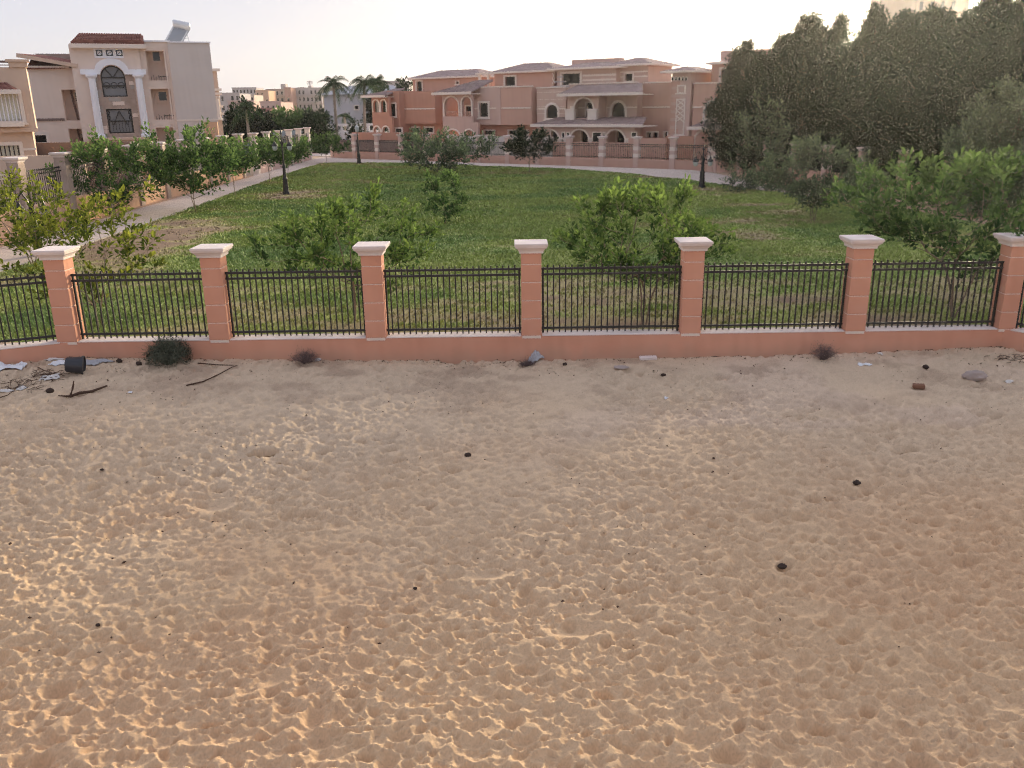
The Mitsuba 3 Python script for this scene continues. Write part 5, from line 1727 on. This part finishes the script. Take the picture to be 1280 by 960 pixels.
def scrap(name, label, px, py, sx, sy, h_, mat, seed, cat, group=None, rot=0.0, lift=0.01):
    """A crumpled sheet lying on the sand."""
    r = np.random.default_rng(seed)
    q = ground_at(px, py)
    n_ = 17
    u, v = np.meshgrid(np.linspace(-1, 1, n_), np.linspace(-1, 1, n_))
    edge = 1 - .22 * meshkit.noise(np.stack([u * 2.1 + seed, v * 2.1, u * 0], -1))
    ang = np.arctan2(v, u)
    x, y = u * sx * edge, v * sy * edge
    x, y = x * math.cos(rot) - y * math.sin(rot), x * math.sin(rot) + y * math.cos(rot)
    ridg = np.abs(meshkit.fbm(np.stack([u * 1.6 + seed * 3, v * 1.6, u * 0 + 3], -1), 3, seed) - .5) * 2
    fall = np.clip(1.15 - np.maximum(np.abs(u), np.abs(v)), 0, 1) ** .6
    z = h_ * ((1 - ridg) * fall) + lift
    gz = sand_height(x + q[0], y + q[1])
    V = np.stack([x + q[0], y + q[1], gz + z], -1).reshape(-1, 3)
    a, b = np.meshgrid(np.arange(n_ - 1), np.arange(n_ - 1), indexing='ij')
    Q = np.stack([a * n_ + b, a * n_ + b + 1, (a + 1) * n_ + b + 1, (a + 1) * n_ + b], -1).reshape(-1, 4)
    low = V - [0, 0, .006]
    Q = np.vstack([Q, Q[:, ::-1] + len(V)])
    k = fresh(name)
    scene[k] = mikit.ply((np.vstack([V, low]), Q), 'mat_' + mat, smooth=25)
    tag(k, label, cat, group)


scrap('plastic_sheet', 'crumpled white plastic sheet on the sand at the left edge by the plinth', 8, 458, .36, .16, .13, 'white_plastic', 3, 'plastic sheet', rot=.1)
scrap('plastic_sheet', 'pale plastic sheet half under the black pot on its left', 78, 455, .22, .12, .05, 'white_plastic', 4, 'plastic sheet')
scrap('plastic_sheet', 'bluish plastic scrap right behind the black pot', 113, 456, .20, .14, .06, 'grey_bag', 5, 'plastic sheet')
scrap('paper_scrap', 'folded pale paper scrap below and left of the pot', 65, 474, .15, .12, .05, 'paper_litter', 6, 'paper', rot=.5)
scrap('paper_scrap', 'small paper scrap left of the folded one', 55, 474, .07, .09, .03, 'paper_litter', 7, 'paper')
scrap('paper_scrap', 'dirty white paper in the litter near the left edge', 28, 486, .09, .08, .04, 'paper_litter', 8, 'paper')
scrap('paper_scrap', 'strip of white paper at the very left edge', 6, 491, .16, .05, .03, 'paper_litter', 9, 'paper', rot=.15)
scrap('paper_scrap', 'thin white litter strip along the plinth left of the pot', 68, 451, .20, .05, .03, 'paper_litter', 10, 'paper')
scrap('plastic_bag', 'pale plastic bag caught in the small dry shrub by the third pillar', 369, 450, .10, .09, .11, 'grey_bag', 11, 'bag')
scrap('paper_scrap', 'small white scrap right of the small dry shrub', 398, 450, .07, .05, .03, 'paper_litter', 12, 'paper')
scrap('plastic_bag', 'crumpled grey plastic scrap standing against the plinth left of the middle', 670, 453, .14, .12, .20, 'grey_bag', 13, 'bag', rot=.6)
scrap('paper_scrap', 'white strip lying on the sand right of the sixth pillar', 1081, 456, .13, .035, .03, 'white_plastic', 14, 'paper', rot=-.35)
scrap('paper_scrap', 'small white bit close to the plinth right of the dry dark shrub', 1100, 442.5, .06, .04, .03, 'paper_litter', 15, 'paper')
scrap('paper_scrap', 'pale flat scrap at the right end of the plinth', 1261, 476.5, .09, .04, .02, 'paper_litter', 16, 'paper')


scrap('paper_scrap', 'tiny white scrap on the sand right of the forked branch', 163, 491, .04, .03, .02, 'white_plastic', 17, 'paper')
scrap('paper_scrap', 'tiny white scrap in mid sand below the flat white slab', 833, 498, .035, .03, .02, 'white_plastic', 18, 'paper')
scrap('plastic_sheet', 'grey torn plastic strip along the plinth just right of the kink in the wall', 130, 452, .22, .07, .05, 'grey_bag', 19, 'plastic sheet')


def stone(name, label, px, py, s, mat, seed, cat, group=None, sub=3, jag=.3):
    r = np.random.default_rng(seed)
    q = ground_at(px, py)
    m = trimesh.creation.icosphere(sub, 1.0)
    v = m.vertices * (1 + jag * 2 * (meshkit.fbm(m.vertices * 1.3 + seed * 5, 3, seed)[:, None] - .5))
    v = np.round(v * 2.6 + r.normal(0, .02, v.shape), 0) / 2.6 * .35 + v * .65
    k = fresh(name)
    scene[k] = mikit.ply((v * s + q + [0, 0, s[2] * .55], np.array(m.faces)), 'mat_' + mat, smooth=30)
    tag(k, label, cat, group)


# chips, seeds and crumbs of dry leaf on the sand: far too many and too small to count
r = np.random.default_rng(81)
m_ = MB()
V, F, o = [], [], 0
cand = 0
while cand < 1900:
    y = 16.42 - 9.5 * r.random() ** 5
    x = r.uniform(-1, 1) * (.62 * y + .6)
    d_ = meshkit.fbm(np.array([[x * 1.4, y * 1.8, 4.0]]), 3, 17)[0]
    left = 1.6 * math.exp(-((x + 9.2) / 2.2) ** 2 - ((y - 15.4) / 1.6) ** 2)
    if r.random() > ss(.46, .70, d_) + left + (.25 if y > 16.1 else 0):
        continue
    cand += 1
    L = min(.03, r.lognormal(math.log(.012), .5))
    W = L * r.uniform(.18, .8)
    az, tilt = r.uniform(0, 6.3), r.normal(0, .25)
    dx, dy = np.array([math.cos(az), math.sin(az), tilt]), np.array([-math.sin(az), math.cos(az), r.normal(0, .25)])
    c = np.array([x, y, float(sand_height(x, y)) + .006])
    V += [c - dx * L, c + dy * W, c + dx * L, c - dy * W, c + [0, 0, W * .7 + .004]]
    F += [[o, o + 3, o + 4], [o + 3, o + 2, o + 4], [o + 2, o + 1, o + 4], [o + 1, o, o + 4], [o, o + 1, o + 2], [o, o + 2, o + 3]]
    o += 5
put('leaf_litter', (np.array(V), np.array(F)), 'twig', kind='stuff')
labels['leaf_litter'].update(label='dark crumbs of dry leaf and chips strewn over the sand, thickest at the left end of the plinth', category='litter')
stone('concrete_lump', 'pale rough lump of concrete on the sand near the right end', 1217, 479, np.array([.20, .13, .11]), 'rough_stone', 21, 'stone')
stone('flat_stone', 'flat pale stone on the sand right of the middle pillar', 776, 460, np.array([.15, .10, .03]), 'rough_stone', 22, 'stone')
PIT = 'dark pebbles scattered on the sand'
for i_, (px, py, s, lab) in enumerate(((585, 570, .042, 'dark round pebble in the middle of the sand, the biggest'), (1071, 604, .042, 'dark pebble on the sand at the right, below the pale crust'), (978, 706, .04, 'dark pebble low on the right half of the sand'), (706, 457, .04, 'dark pebble near the plinth right of the grey plastic scrap'),
                                       (829, 472, .04, 'dark pebble below the flat white slab'), (1157, 460, .05, 'dark flat chip near the plinth above the brick'), (149, 453, .05, 'dark chip on the sand left of the weed bush'), (174, 456, .05, 'dark chip on the sand just left of the weed bush foot'),
                                       (519, 735, .02, 'tiny black pebble low in the middle of the sand'), (123, 784, .02, 'tiny black pebble low at the left of the sand'), (63, 490, .06, 'black lump in the litter at the left'), (128, 590, .022, 'tiny dark pebble on the left half of the sand'))):
    stone('pebble', lab, px, py, np.array([s * 1.15, s, s * .8]), 'dark_stone', 30 + i_, 'pebble', PIT, sub=2)
k = fresh('brick')
q = ground_at(1148, 485)
v, f = cbox(.19, .11, .075, .008)
v = v + .006 * (meshkit.noise(v * 40) - .5)[:, None]
scene[k] = {**mikit.ply((v, f), 'mat_brick_red'), 'to_world': T().translate([q[0], q[1], q[2] - .005]).rotate([0, 0, 1], -18).rotate([1, 0, 0], 5)}
tag(k, 'dark red broken brick on the sand near the pale concrete lump', 'brick')
k = fresh('white_slab')
q = ground_at(810, 449)
v, f = cbox(.34, .10, .06, .008)
scene[k] = {**mikit.ply((v, f), 'mat_cap_stone'), 'to_world': T().translate([q[0], q[1], q[2] + .0]).rotate([0, 0, 1], 3).rotate([1, 0, 0], 8)}
tag(k, 'small white stone slab lying at the foot of the plinth near the fifth pillar', 'slab')

# fine dust in the air
scene['haze_air'] = {'type': 'homogeneous', 'albedo': {'type': 'rgb', 'value': [.96, .94, .92]}, 'sigma_t': 0.00026, 'phase': {'type': 'hg', 'g': 0.87}}
scene['camera']['medium'] = {'type': 'ref', 'id': 'haze_air'}
scene['haze'] = {'type': 'cube', 'to_world': T().translate([0, 660, 32]).scale([1250, 780, 33.8]), 'bsdf': {'type': 'null'}, 'interior': {'type': 'ref', 'id': 'haze_air'}}
labels['haze'] = {'label': 'thin warm dusty haze filling the evening air', 'category': 'haze', 'kind': 'stuff'}
